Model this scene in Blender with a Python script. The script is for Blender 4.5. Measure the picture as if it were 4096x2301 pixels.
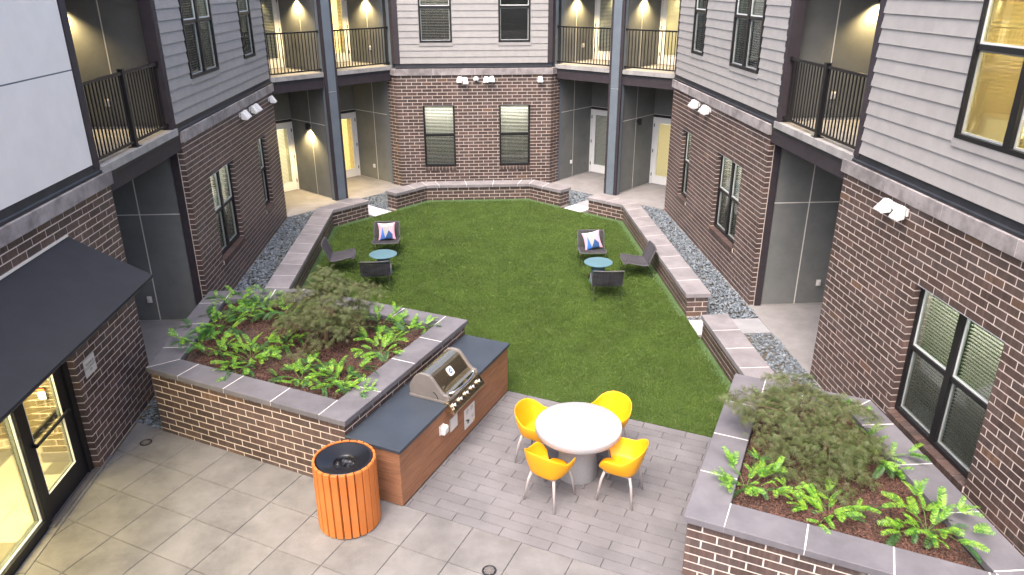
import bpy, math, random
import numpy as np
from mathutils import Matrix, Vector

for o in list(bpy.data.objects):
    bpy.data.objects.remove(o, do_unlink=True)
sc = bpy.context.scene
COL = sc.collection
rnd = random.Random(7)
rad = math.radians
S2 = math.sqrt(.5)

# ------------------------------------------------------------------ camera
CAMZ, FPX, PW, PH = 6.0, 2970.2, 4096, 2301
_y, _p, _r = rad(-3.4576), rad(22.3551), rad(-0.1614)
_f = Vector((-math.sin(_y)*math.cos(_p), math.cos(_y)*math.cos(_p), -math.sin(_p)))
_rt = Vector((math.cos(_y), math.sin(_y), 0)); _up = _rt.cross(_f)
CR = _rt*math.cos(_r) + _up*math.sin(_r); CU = -_rt*math.sin(_r) + _up*math.cos(_r); CF = _f
cd = bpy.data.cameras.new('camera'); cam = bpy.data.objects.new('camera', cd); COL.objects.link(cam)
cd.sensor_width = 36; cd.lens = FPX/PW*36; cd.clip_end = 500; cd.clip_start = .05
cam.matrix_world = Matrix(((CR.x, CU.x, -CF.x, 0), (CR.y, CU.y, -CF.y, 0), (CR.z, CU.z, -CF.z, CAMZ), (0, 0, 0, 1)))
sc.camera = cam
def proj(p):
    q = Vector(p) - Vector((0, 0, CAMZ)); z = q.dot(CF)
    if z < .1: return None
    return (PW/2 + FPX*q.dot(CR)/z, PH/2 - FPX*q.dot(CU)/z, z)

# ------------------------------------------------------------------ world, sun, exposure
w = bpy.data.worlds.new('World'); sc.world = w; w.use_nodes = True
nt = w.node_tree; bg = nt.nodes['Background']
sky = nt.nodes.new('ShaderNodeTexSky'); sky.sky_type = 'NISHITA'; sky.sun_disc = False
SUN_EL, SUN_AZ = rad(62), rad(-150)      # azimuth measured clockwise from +Y
sky.sun_elevation = SUN_EL; sky.sun_rotation = SUN_AZ
sky.air_density = 0.55; sky.dust_density = 6.0; sky.ozone_density = 0.5
nt.links.new(sky.outputs[0], bg.inputs[0]); bg.inputs[1].default_value = .15
sl = bpy.data.lights.new('sun', 'SUN'); sl.energy = 0.5; sl.angle = rad(85); sl.color = (1, .95, .9)
so = bpy.data.objects.new('sun', sl); COL.objects.link(so)
sd = Vector((math.sin(SUN_AZ)*math.cos(SUN_EL), math.cos(SUN_AZ)*math.cos(SUN_EL), math.sin(SUN_EL)))
so.rotation_euler = (-sd).to_track_quat('-Z', 'Y').to_euler(); so.location = sd*40
sc.view_settings.view_transform = 'Standard'; sc.view_settings.look = 'None'
sc.view_settings.exposure = 1.95; sc.view_settings.gamma = 1; sc.view_settings.use_curve_mapping = False
try:
    sc.cycles.max_bounces = 8; sc.cycles.diffuse_bounces = 4; sc.cycles.glossy_bounces = 4; sc.cycles.transparent_max_bounces = 16
    sc.cycles.sample_clamp_indirect = 4.0
except Exception: pass

# ------------------------------------------------------------------ helpers
def tag(o, label=None, cat=None, group=None, kind=None):
    if label: o['label'] = label
    if cat: o['category'] = cat
    if group: o['group'] = group
    if kind: o['kind'] = kind
    return o
def link(o, parent=None):
    COL.objects.link(o)
    if parent is not None:
        o.parent = parent
        if parent.parent is None and parent.type == 'EMPTY':
            o.matrix_parent_inverse = parent.matrix_basis.inverted()
    return o
def thing(name, label, cat, loc=(0, 0, 0), group=None, rotz=0):
    o = bpy.data.objects.new(name, None); o.empty_display_size = .1
    o.location = loc; o.rotation_euler = (0, 0, rotz); COL.objects.link(o)
    return tag(o, label, cat, group)
def copy_tree(o, parent=None):
    c = o.copy(); COL.objects.link(c)
    if parent is not None: c.parent = parent; c.matrix_parent_inverse = o.matrix_parent_inverse.copy()
    for ch in o.children: copy_tree(ch, c)
    return c

class F:
    """wall frame: u runs along, n points out of the wall, z up"""
    def __init__(s, o, u, n): s.o, s.u, s.n = o, u, n
    def pt(s, u, n, z=0.): return Vector((s.o[0]+s.u[0]*u+s.n[0]*n, s.o[1]+s.u[1]*u+s.n[1]*n, z))
    def basis(s):
        u, n = Vector((*s.u, 0)), Vector((*s.n, 0))
        if u.cross(n).z < 0: u = -u
        return u, n
TH = rad(-28); CT, ST = math.cos(TH), math.sin(TH)
WF = F((0, 0), (1, 0), (0, 1))
TF = F((0, 0), (CT, ST), (-ST, CT))                       # the turned grid of the patio
XL, XR, YB = -5.0, 5.55, 23.25
LW = F((XL, 0), (0, 1), (1, 0)); RW = F((XR, 0), (0, 1), (-1, 0)); BW = F((0, YB), (1, 0), (0, -1))
CL = F((XL, 20.05), (S2, S2), (S2, -S2)); CRF = F((XR, 20.05), (-S2, S2), (-S2, -S2))
BLR = F((-2.08, YB), (-S2, S2), (-S2, -S2)); BRR = F((2.63, YB), (S2, S2), (S2, -S2))
Txy = lambda u, v: (CT*u - ST*v, ST*u + CT*v)

CUBE_V = [(-.5, -.5, -.5), (.5, -.5, -.5), (.5, .5, -.5), (-.5, .5, -.5), (-.5, -.5, .5), (.5, -.5, .5), (.5, .5, .5), (-.5, .5, .5)]
CUBE_F = [(0, 3, 2, 1), (4, 5, 6, 7), (0, 1, 5, 4), (1, 2, 6, 5), (2, 3, 7, 6), (3, 0, 4, 7)]
class MB:
    def __init__(s): s.v, s.f, s.m = [], [], []
    def add(s, v, f, m=0):
        b = len(s.v); s.v += [tuple(x) for x in v]; s.f += [tuple(b+i for i in q) for q in f]; s.m += [m]*len(f); return s
    def box(s, Fr, u0, u1, n0, n1, z0, z1, m=0):
        u, n = Fr.basis(); c = Fr.pt((u0+u1)/2, (n0+n1)/2, (z0+z1)/2)
        du, dn, dz = abs(u1-u0), abs(n1-n0), abs(z1-z0)
        return s.add([c+u*(a*du)+n*(b*dn)+Vector((0, 0, e*dz)) for a, b, e in CUBE_V], CUBE_F, m)
    def prism(s, poly, z0, z1, ch=0, m=0, bottom=True):
        poly = list(poly)
        if area(poly) < 0: poly = poly[::-1]
        k = len(poly)
        rings = [[(x, y, z0) for x, y in poly], [(x, y, z1-ch) for x, y in poly]]
        if ch: rings.append([(x, y, z1) for x, y in offset(poly, -ch, True)])
        v = [p for r_ in rings for p in r_]; f = []
        for a in range(len(rings)-1):
            for i in range(k): f.append((a*k+i, a*k+(i+1) % k, (a+1)*k+(i+1) % k, (a+1)*k+i))
        f.append(tuple((len(rings)-1)*k+i for i in range(k)))
        if bottom: f.append(tuple(reversed(range(k))))
        return s.add(v, f, m)
    def tube(s, pts, r, seg=8, m=0, cap=True):
        pts = [Vector(p) for p in pts]; rs = r if isinstance(r, (list, tuple)) else [r]*len(pts)
        v, f = [], []
        up = None
        for i, p in enumerate(pts):
            d = (pts[min(i+1, len(pts)-1)]-pts[max(i-1, 0)]).normalized()
            if up is None: up = Vector((0, 0, 1)) if abs(d.z) < .9 else Vector((1, 0, 0))
            a = d.cross(up).normalized(); b = a.cross(d).normalized(); up = b
            for k in range(seg):
                t = 2*math.pi*k/seg; v.append(p+(a*math.cos(t)+b*math.sin(t))*rs[i])
        for i in range(len(pts)-1):
            for k in range(seg): f.append((i*seg+k, i*seg+(k+1) % seg, (i+1)*seg+(k+1) % seg, (i+1)*seg+k))
        if cap:
            f.append(tuple(reversed(range(seg)))); f.append(tuple((len(pts)-1)*seg+k for k in range(seg)))
        return s.add(v, f, m)
    def lathe(s, prof, c=(0, 0, 0), seg=32, m=0):
        v, f = [], []
        for r_, z in prof:
            for k in range(seg):
                t = 2*math.pi*k/seg; v.append((c[0]+r_*math.cos(t), c[1]+r_*math.sin(t), c[2]+z))
        for i in range(len(prof)-1):
            for k in range(seg): f.append((i*seg+k, i*seg+(k+1) % seg, (i+1)*seg+(k+1) % seg, (i+1)*seg+k))
        return s.add(v, f, m)
    def extrude(s, Fr, prof, a0, a1, m=0, along='u'):
        """closed profile of (n,z) points swept along u"""
        k = len(prof)
        v = [Fr.pt(a0, n, z) for n, z in prof]+[Fr.pt(a1, n, z) for n, z in prof]
        f = [(i, (i+1) % k, k+(i+1) % k, k+i) for i in range(k)]+[tuple(reversed(range(k))), tuple(range(k, 2*k))]
        return s.add(v, f, m)
    def mesh(s, name, mats, smooth=False):
        me = bpy.data.meshes.new(name); me.from_pydata(s.v, [], s.f)
        for mt in (mats if isinstance(mats, (list, tuple)) else [mats]): me.materials.append(mt)
        if any(s.m): me.polygons.foreach_set('material_index', s.m)
        if smooth: me.polygons.foreach_set('use_smooth', [True]*len(s.f))
        me.update(); return me
    def build(s, name, mats, parent=None, smooth=False, bevel=0, kind=None):
        o = bpy.data.objects.new(name, s.mesh(name, mats, smooth)); link(o, parent)
        if bevel:
            b = o.modifiers.new('bevel', 'BEVEL'); b.width = bevel; b.segments = 2; b.limit_method = 'ANGLE'
        if kind: o['kind'] = kind
        return o
def area(p): return sum(p[i][0]*p[(i+1) % len(p)][1]-p[(i+1) % len(p)][0]*p[i][1] for i in range(len(p)))/2
def offset(pts, d, closed=False):
    """offset a polyline to its right by d (outwards for a counter-clockwise polygon)"""
    n = len(pts); out = []
    for i in range(n):
        def nrm(a, b):
            dx, dy = b[0]-a[0], b[1]-a[1]; l = math.hypot(dx, dy) or 1; return (dy/l, -dx/l)
        a = pts[i-1] if (i > 0 or closed) else None; b = pts[(i+1) % n] if (i < n-1 or closed) else None
        n1 = nrm(a, pts[i]) if a is not None else nrm(pts[i], b); n2 = nrm(pts[i], b) if b is not None else n1
        k = 1+n1[0]*n2[0]+n1[1]*n2[1]
        out.append((pts[i][0]+(n1[0]+n2[0])*d/k, pts[i][1]+(n1[1]+n2[1])*d/k))
    return out
def clip(poly, a, b, c):
    """keep the side a*x+b*y<=c of a convex polygon"""
    out = []
    for i in range(len(poly)):
        p, q = poly[i], poly[(i+1) % len(poly)]; dp, dq = a*p[0]+b*p[1]-c, a*q[0]+b*q[1]-c
        if dp <= 0: out.append(p)
        if dp*dq < 0:
            t = dp/(dp-dq); out.append((p[0]+(q[0]-p[0])*t, p[1]+(q[1]-p[1])*t))
    return out
def inpoly(poly, x, y):
    x = np.asarray(x); y = np.asarray(y); r = np.zeros(x.shape, bool); j = len(poly)-1
    for i in range(len(poly)):
        xi, yi = poly[i]; xj, yj = poly[j]
        r ^= ((yi > y) != (yj > y)) & (x < (xj-xi)*(y-yi)/((yj-yi) or 1e-9)+xi); j = i
    return r
def npmesh(name, V, FA, mat, parent=None, kind=None, smooth=False):
    """big mesh from arrays: FA is (faces, corners)"""
    me = bpy.data.meshes.new(name); nv, (nf, k) = len(V), FA.shape
    me.vertices.add(nv); me.vertices.foreach_set('co', np.asarray(V, np.float32).ravel())
    me.loops.add(nf*k); me.loops.foreach_set('vertex_index', FA.astype(np.int32).ravel())
    me.polygons.add(nf); me.polygons.foreach_set('loop_start', np.arange(nf, dtype=np.int32)*k)
    if smooth: me.polygons.foreach_set('use_smooth', np.ones(nf, bool))
    me.materials.append(mat); me.update(calc_edges=True); me.validate()
    o = bpy.data.objects.new(name, me); link(o, parent)
    if kind: o['kind'] = kind
    return o

# ------------------------------------------------------------------ materials
def lin(h):
    """sRGB 0-255 triple to linear"""
    return tuple((c/255/12.92 if c/255 <= .04045 else ((c/255+.055)/1.055)**2.4) for c in h)+(1,)
class NT:
    def __init__(s, name):
        s.m = bpy.data.materials.new(name); s.m.use_nodes = True; s.t = s.m.node_tree
        s.b = s.t.nodes['Principled BSDF']; s.out = s.t.nodes['Material Output']
    def n(s, typ, **kw):
        nd = s.t.nodes.new('ShaderNode'+typ)
        for k, v in kw.items():
            if k.startswith('i_'): nd.inputs[int(k[2:]) if k[2:].isdigit() else k[2:]].default_value = v
            else: setattr(nd, k, v)
        return nd
    def l(s, a, b): s.t.links.new(a, b)
    def noise(s, scale, detail=3, stretch=None, rough=.6):
        g = s.n('NewGeometry'); src = g.outputs['Position']
        if stretch:
            mp = s.n('Mapping'); s.l(src, mp.inputs[0]); mp.inputs['Scale'].default_value = stretch; src = mp.outputs[0]
        nz = s.n('TexNoise'); nz.inputs['Scale'].default_value = scale; nz.inputs['Detail'].default_value = detail
        nz.inputs['Roughness'].default_value = rough; s.l(src, nz.inputs['Vector']); return nz.outputs[0]
    def ramp(s, fac, stops, interp='LINEAR'):
        r_ = s.n('ValToRGB'); s.l(fac, r_.inputs[0]); e = r_.color_ramp.elements; r_.color_ramp.interpolation = interp
        while len(e) < len(stops): e.new(.5)
        for el, (p, c) in zip(e, stops): el.position = p; el.color = c if len(c) == 4 else (*c, 1)
        return r_.outputs[0]
    def mix(s, fac, a, b, mode='MIX'):
        x = s.n('MixRGB'); x.blend_type = mode
        for i, v in enumerate((fac, a, b)):
            if hasattr(v, 'is_output'): s.l(v, x.inputs[i])
            else: x.inputs[i].default_value = v
        return x.outputs[0]
    def math(s, op, a, b=0.):
        x = s.n('Math'); x.operation = op
        for i, v in enumerate((a, b)):
            if hasattr(v, 'is_output'): s.l(v, x.inputs[i])
            else: x.inputs[i].default_value = v
        return x.outputs[0]
    def rand(s):
        a = s.n('ObjectInfo').outputs['Random']; b = s.n('NewGeometry').outputs['Random Per Island']
        return s.math('FRACT', s.math('ADD', a, b))
    def bump(s, h, strength, dist=.01):
        b = s.n('Bump'); b.inputs['Strength'].default_value = strength; b.inputs['Distance'].default_value = dist
        s.l(h, b.inputs['Height']); s.l(b.outputs[0], s.b.inputs['Normal'])
G1 = lambda v: (v, v, v, 1)
def mk(name, c1, c2=None, scale=4, rough=.7, metal=0, speck=0, sscale=150, bump=0, bscale=200, rnd_=0, stretch=None, spec=.4, dirt=0, dscale=1.2, lo=.35, hi=.65):
    t = NT(name); c1 = (*c1[:3], 1); c2 = (*c2[:3], 1) if c2 else c1
    col = t.ramp(t.noise(scale, 4, stretch), [(lo, c1), (hi, c2)])
    if speck: col = t.mix(1, col, t.ramp(t.noise(sscale, 2), [(.3, G1(1-speck)), (.7, G1(1+speck))]), 'MULTIPLY')
    if dirt: col = t.mix(1, col, t.ramp(t.noise(dscale, 6, None, .7), [(.38, G1(1-dirt)), (.58, G1(1))]), 'MULTIPLY')
    if rnd_: col = t.mix(1, col, t.ramp(t.rand(), [(0, G1(1-rnd_)), (1, G1(1+rnd_))]), 'MULTIPLY')
    t.l(col, t.b.inputs['Base Color']); t.b.inputs['Roughness'].default_value = rough
    t.b.inputs['Metallic'].default_value = metal; t.b.inputs['Specular IOR Level'].default_value = spec
    if bump: t.bump(t.noise(bscale, 3), bump)
    return t.m
def mk_brick(name, stain=0.):
    t = NT(name); r_ = t.rand()
    base = t.ramp(r_, [(0, (.066, .045, .040)), (.25, (.096, .062, .053)), (.5, (.078, .057, .052)), (.72, (.115, .074, .062)), (.9, (.092, .069, .063)), (.972, (.088, .060, .052)), (.99, (.155, .095, .065))])
    st = t.noise(1., 4, (26, 26, 2.2))
    col = t.mix(1, base, t.ramp(st, [(.3, G1(.7)), (.55, G1(1.0)), (.75, G1(1.5))]), 'MULTIPLY')
    col = t.mix(1, col, t.ramp(t.noise(1.1, 5), [(.35, G1(.82)), (.65, G1(1.18))]), 'MULTIPLY')
    if stain:
        g = t.n('NewGeometry'); sx = t.n('SeparateXYZ'); t.l(g.outputs['Position'], sx.inputs[0])
        hz = t.n('MapRange'); t.l(sx.outputs[2], hz.inputs[0])
        hz.inputs[1].default_value = stain-.28; hz.inputs[2].default_value = stain
        k = t.ramp(t.math('MULTIPLY', t.noise(2.6, 6, (1, 1, 1.5), .75), hz.outputs[0]), [(.46, G1(0)), (.62, G1(.65))])
        k = t.mix(1, k, t.ramp(t.noise(40, 3, (1, 1, .3)), [(.4, G1(.2)), (.6, G1(1))]), 'MULTIPLY')
        col = t.mix(k, col, (.42, .40, .37, 1))
    t.l(col, t.b.inputs['Base Color']); t.b.inputs['Roughness'].default_value = .48; t.b.inputs['Specular IOR Level'].default_value = .45
    t.bump(t.noise(120, 4, (1, 1, .4)), .25, .004)
    return t.m
def mk_glass(name, tint, gloss=1.0, base=.06):
    t = NT(name); t.t.nodes.remove(t.b)
    tr = t.n('BsdfTransparent'); tr.inputs[0].default_value = (*tint, 1)
    gl = t.n('BsdfGlossy'); gl.inputs['Roughness'].default_value = .02; gl.inputs[0].default_value = (.95, 1, .98, 1)
    fr = t.n('Fresnel'); fr.inputs[0].default_value = 1.5
    mx = t.n('MixShader'); t.l(t.math('MINIMUM', t.math('ADD', t.math('MULTIPLY', fr.outputs[0], gloss), base), .9), mx.inputs[0])
    t.l(tr.outputs[0], mx.inputs[1]); t.l(gl.outputs[0], mx.inputs[2]); t.l(mx.outputs[0], t.out.inputs[0])
    return t.m
def mk_screen(name, op=.55):
    t = NT(name); tr = t.n('BsdfTransparent'); mx = t.n('MixShader'); mx.inputs[0].default_value = op
    t.b.inputs['Base Color'].default_value = (.025, .026, .028, 1); t.b.inputs['Roughness'].default_value = .8
    t.l(tr.outputs[0], mx.inputs[1]); t.l(t.b.outputs[0], mx.inputs[2]); t.l(mx.outputs[0], t.out.inputs[0]); return t.m
def mk_emit(name, c, s):
    t = NT(name); t.b.inputs['Base Color'].default_value = (*c, 1); t.b.inputs['Emission Color'].default_value = (*c, 1)
    t.b.inputs['Emission Strength'].default_value = s; return t.m
def mk_slat(name, c, trans=0.):
    t = NT(name); t.b.inputs['Base Color'].default_value = (*c, 1); t.b.inputs['Roughness'].default_value = .5
    if trans:
        tl = t.n('BsdfTranslucent'); tl.inputs[0].default_value = (*c, 1); mx = t.n('MixShader'); mx.inputs[0].default_value = trans
        t.l(t.b.outputs[0], mx.inputs[1]); t.l(tl.outputs[0], mx.inputs[2]); t.l(mx.outputs[0], t.out.inputs[0])
    return t.m
def mk_leaf(name, stops, rough=.55, trans=.25):
    t = NT(name); col = t.ramp(t.rand(), stops); t.l(col, t.b.inputs['Base Color']); t.b.inputs['Roughness'].default_value = rough
    tl = t.n('BsdfTranslucent'); t.l(col, tl.inputs[0]); mx = t.n('MixShader'); mx.inputs[0].default_value = trans
    t.l(t.b.outputs[0], mx.inputs[1]); t.l(tl.outputs[0], mx.inputs[2]); t.l(mx.outputs[0], t.out.inputs[0]); return t.m

M = {}
M['brick'] = mk_brick('brown_brick'); M['pbrick'] = mk_brick('stained_brown_brick', .97); M['lbrick'] = mk_brick('low_wall_brick', .42)
M['mortar'] = mk('mortar', (.60, .515, .455), (.68, .595, .53), 9, .9, speck=.12, bump=.3)
M['joint'] = mk('white_joint', (.62, .60, .58), None, 5, .9)
M['coping'] = mk('cast_stone', (.115, .110, .122), (.148, .141, .154), 2.2, .75, speck=.08, sscale=300, bump=.08, rnd_=.07, dirt=.16, dscale=2.5)
M['lowcap'] = mk('low_wall_cap_stone', (.195, .180, .188), (.245, .228, .236), 2.2, .75, speck=.08, sscale=300, bump=.08, rnd_=.07, dirt=.16, dscale=2.5)
M['ledge'] = mk('weathered_cast_stone', (.24, .218, .215), (.325, .297, .294), 3, .75, speck=.08, bump=.1, rnd_=.08, dirt=.25, dscale=3)
M['siding'] = mk('grey_fibre_siding', (.285, .275, .265), (.315, .304, .294), 5, .7, speck=.04, bump=.05, bscale=90, rnd_=.03)
M['panel'] = mk('pale_fibre_panel', (.72, .71, .685), (.76, .75, .725), 3, .75, speck=.03, bump=.05)
M['niche'] = mk('charcoal_panel', (.150, .157, .152), (.175, .180, .174), 2.5, .7, speck=.05, sscale=220, bump=.08, bscale=250, dirt=.12)
M['reveal'] = mk('aluminium_reveal', (.66, .64, .58), None, 3, .45, spec=.5)
M['purple'] = mk('aubergine_trim', (.030, .024, .029), (.038, .031, .036), 6, .6)
M['bluegrey'] = mk('slate_blue_panel', (.115, .140, .165), (.132, .160, .187), 3, .6, speck=.03)
M['lintel'] = mk('galvanised_lintel', (.36, .38, .42), None, 4, .45)
M['flash'] = mk('dark_flashing', (.020, .022, .027), (.03, .032, .038), 5, .45)
M['black'] = mk('black_metal', (.010, .010, .011), None, 3, .4, spec=.5)
M['concrete'] = mk('patio_concrete', (.22, .208, .206), (.26, .248, .245), 2.5, .85, speck=.08, bump=.1, dirt=.12, dscale=1.5)
M['slab'] = mk('balcony_slab', (.27, .262, .255), (.36, .35, .34), 3, .8, speck=.05, dirt=.2, dscale=4)
M['white'] = mk('white_paint', (.74, .74, .73), (.78, .78, .77), 4, .4)
M['white2'] = mk('warm_white_plastic', (.62, .60, .58), None, 4, .4)
M['tile'] = mk('concrete_paver', (.160, .153, .150), (.195, .187, .184), 1.6, .85, speck=.16, sscale=260, bump=.12, bscale=300, rnd_=.07, dirt=.26, dscale=1.5)
M['plank'] = mk('plank_paver', (.145, .138, .143), (.170, .162, .167), 2., .85, speck=.16, sscale=260, bump=.12, bscale=300, rnd_=.06, dirt=.16, dscale=1.1)
M['step1'] = mk('pale_step_slab', (.46, .46, .47), (.52, .52, .53), 3, .85, speck=.1)
M['step2'] = mk('grey_step_slab', (.25, .25, .26), (.30, .30, .31), 3, .85, speck=.1)
M['bed'] = mk('dark_joint_sand', (.07, .062, .045), (.11, .095, .07), 6, .95)
M['soil'] = mk('soil', (.05, .035, .028), None, 6, .95)
M['wood'] = mk('composite_decking', (.23, .105, .055), (.30, .145, .078), 3, .6, stretch=(1, 1, 14), speck=.10, sscale=90, bump=.1, rnd_=.1, dirt=.12)
M['slate'] = mk('slate_counter', (.033, .042, .056), (.042, .052, .067), 3, .5, speck=.08, sscale=260, dirt=.10, dscale=2)
M['steel'] = mk('brushed_steel_warm_reflection', (.60, .50, .34), (.68, .57, .40), 3, .26, 1, stretch=(2, 2, 60))  # gold of the reflected entrance light is put into the base colour
M['chrome'] = mk('chrome', (.75, .74, .72), None, 3, .12, 1)
M['castgrey'] = mk('grey_cast_side', (.20, .18, .165), (.24, .215, .20), 3, .5, .4)
M['orange'] = mk('orange_recycled_slat', (.46, .140, .030), (.52, .165, .040), 3, .6, speck=.08, rnd_=.06, bump=.08)
M['blackgloss'] = mk('black_plastic', (.008, .008, .010), None, 3, .25, spec=.5)
M['bag'] = mk('bin_bag', (.012, .012, .016), None, 3, .2, spec=.6)
M['table'] = mk('white_terrazzo', (.285, .282, .285), (.31, .305, .31), 30, .6, speck=.06, sscale=120)
M['yellow'] = mk('yellow_plastic', (.80, .36, .008), (.83, .385, .010), 3, .45, spec=.4)
M['taupe'] = mk('taupe_leg', (.38, .34, .33), None, 3, .5)
M['rope'] = mk('charcoal_rope', (.036, .034, .040), (.058, .055, .064), 60, .8, bump=.4, bscale=300, rnd_=.25)
M['ropetrim'] = mk('charcoal_rope_edge', (.075, .072, .078), (.095, .09, .097), 40, .8)
M['teal'] = mk('teal_metal', (.083, .163, .20), (.09, .175, .213), 3, .5)
M['pink'] = mk('pink_cloth', (.55, .29, .37), None, 3, .9); M['pwhite'] = mk('white_cloth', (.58, .54, .56), None, 3, .9)
M['pgrey'] = mk('grey_cloth', (.27, .27, .255), (.33, .33, .315), 60, .9); M['navy'] = mk('navy_cloth', (.022, .07, .19), None, 3, .9)
M['cobalt'] = mk('cobalt_cloth', (.035, .13, .42), None, 3, .9)
M['awning'] = mk('navy_canvas', (.015, .016, .020), (.019, .020, .025), 4, .75, speck=.1, sscale=300, bump=.1)
M['glass'] = mk_glass('window_glass', (.955, .985, .972), 1.1, .02)
M['doorglass'] = mk_glass('entrance_glass', (.93, .95, .90), .6, .02)
M['screen'] = mk_screen('insect_mesh', .14)
M['slat'] = mk_slat('blind_slat', (.93, .87, .80), .3); M['slatlit'] = mk_slat('lit_blind_slat', (.82, .75, .58), .45)
M['vinyl'] = mk('white_sash', (.60, .62, .60), None, 3, .45)
M['room'] = mk('dim_room', (.05, .055, .055), None, 2, .9)
M['lit'] = mk_emit('lit_room', (1, .72, .30), 7.0); M['litdoor'] = mk_emit('lit_door_room', (1, .72, .30), 1.5); M['litdim'] = mk_emit('dimly_lit_room', (1, .90, .66), 0.9)
M['slatglow'] = mk_emit('added_slat_glow', (1, .985, .88), 4.0)  # unseen glowing room ceiling, added to brighten the blind slats
M['lamp'] = mk_emit('lamp_glow', (1, .82, .5), 30)
M['pebble'] = mk('grey_pebble', (.115, .138, .158), (.19, .218, .242), 9, .65, rnd_=.45)
M['mulch'] = mk('bark_mulch', (.070, .035, .026), (.125, .062, .045), 20, .9, rnd_=.55)
M['bark'] = mk('tan_bark', (.25, .16, .09), (.36, .25, .15), 12, .8, bump=.3)
M['twig'] = mk('dark_twig', (.085, .062, .038), (.13, .095, .06), 12, .8)
M['maple'] = mk_leaf('maple_leaf', [(0, (.070, .090, .028)), (.3, (.105, .085, .042)), (.5, (.085, .140, .034)), (.75, (.145, .140, .060)), (1, (.075, .165, .030))])
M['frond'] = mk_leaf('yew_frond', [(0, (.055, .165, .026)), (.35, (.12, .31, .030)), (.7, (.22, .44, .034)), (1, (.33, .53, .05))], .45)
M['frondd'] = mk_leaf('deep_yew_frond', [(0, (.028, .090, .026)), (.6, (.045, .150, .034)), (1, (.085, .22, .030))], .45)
M['stem'] = mk('green_stem', (.08, .13, .035), None, 5, .7)
M['keyred'] = mk_emit('red_light', (1, .10, .02), 4); M['keywhite'] = mk_emit('key_light', (.9, .95, 1), 1.3)
# ------------------------------------------------------------------ brickwork
CH, BL = .1003, .305
BRICK_MESH = {}
def brick_mesh(mat):
    if mat.name not in BRICK_MESH:
        me = bpy.data.meshes.new('brick'); me.from_pydata(CUBE_V, [], CUBE_F); me.materials.append(mat); BRICK_MESH[mat.name] = me
    return BRICK_MESH[mat.name]
def courses(Fr, u0, u1, z0, z1, ops=(), ch=CH, bl=BL, depth=.095, phase=0):
    out = []; n = int(round((z1-z0)/ch)); jt = .0084
    for i in range(n):
        za, zb = z0+i*ch+jt, z0+(i+1)*ch-jt; zm = (za+zb)/2
        holes = sorted((a, b) for a, b, c, d in ops if c < zm < d)
        edges = [u0, u1]+[e for h in holes for e in h]
        js = []; k = u0-(bl/2 if (i+phase) % 2 else 0)
        while k < u1+bl:
            if not any(abs(k-e) < .055 for e in edges): js.append(k)
            k += bl
        js = [u0-1, *[j for j in js if u0 < j < u1], u1+1]
        for j0, j1 in zip(js, js[1:]):
            segs = [(max(j0+jt, u0), min(j1-jt, u1))]
            for a, b in holes:
                ns = []
                for p, q in segs:
                    if q <= a or p >= b: ns.append((p, q))
                    else:
                        if p < a: ns.append((p, a))
                        if q > b: ns.append((b, q))
                segs = ns
            for p, q in segs:
                if q-p > .008: out.append((Fr, p, q, za, zb, rnd.uniform(-.0012, .0012), depth))
    return out
def lay_bricks(root, bricks, mat, limit=300):
    sc_ = []
    for b in bricks:
        Fr, p, q, za, zb, dn, dep = b; c = Fr.pt((p+q)/2, 0, (za+zb)/2); pr = proj(c)
        vis = 0
        if pr and -80 < pr[0] < PW+80 and -60 < pr[1] < PH+60:
            view = (Vector((0, 0, CAMZ))-c).normalized()
            face = view.dot(Vector((*Fr.n, 0)))
            vis = (q-p)*max(face, .02)/pr[2]**2 if face > 0 else 0
        sc_.append(vis)
    order = sorted(range(len(bricks)), key=lambda i: -sc_[i]); me = brick_mesh(mat); rest = MB()
    for rank, i in enumerate(order):
        Fr, p, q, za, zb, dn, dep = bricks[i]
        if rank < limit and sc_[i] > 0:
            u, n = Fr.basis(); c = Fr.pt((p+q)/2, dn-dep/2, (za+zb)/2)
            o = bpy.data.objects.new('brick', me)
            o.matrix_basis = Matrix(((u.x*(q-p), n.x*dep, 0, c.x), (u.y*(q-p), n.y*dep, 0, c.y), (0, 0, zb-za, c.z), (0, 0, 0, 1)))
            link(o, root)
        else: rest.box(Fr, p, q, dn-dep, dn, za, zb)
    if rest.v: rest.build('brickwork', mat, root, kind='stuff')
def core(mb, Fr, u0, u1, z0, z1, n0, n1, ops=(), grow=.006):
    ops = [(a-grow, b+grow, c-grow, d+grow) for a, b, c, d in ops]
    cuts = sorted({u0, u1, *[x for o in ops for x in o[:2] if u0 < x < u1]})
    for a, b in zip(cuts, cuts[1:]):
        zs = [(z0, z1)]; m = (a+b)/2
        for oa, ob, oc, od in ops:
            if oa < m < ob:
                ns = []
                for p, q in zs:
                    if q <= oc or p >= od: ns.append((p, q)); continue
                    if p < oc: ns.append((p, oc))
                    if q > od: ns.append((od, q))
                zs = ns
        for p, q in zs: mb.box(Fr, a, b, n0, n1, p, q)
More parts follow.
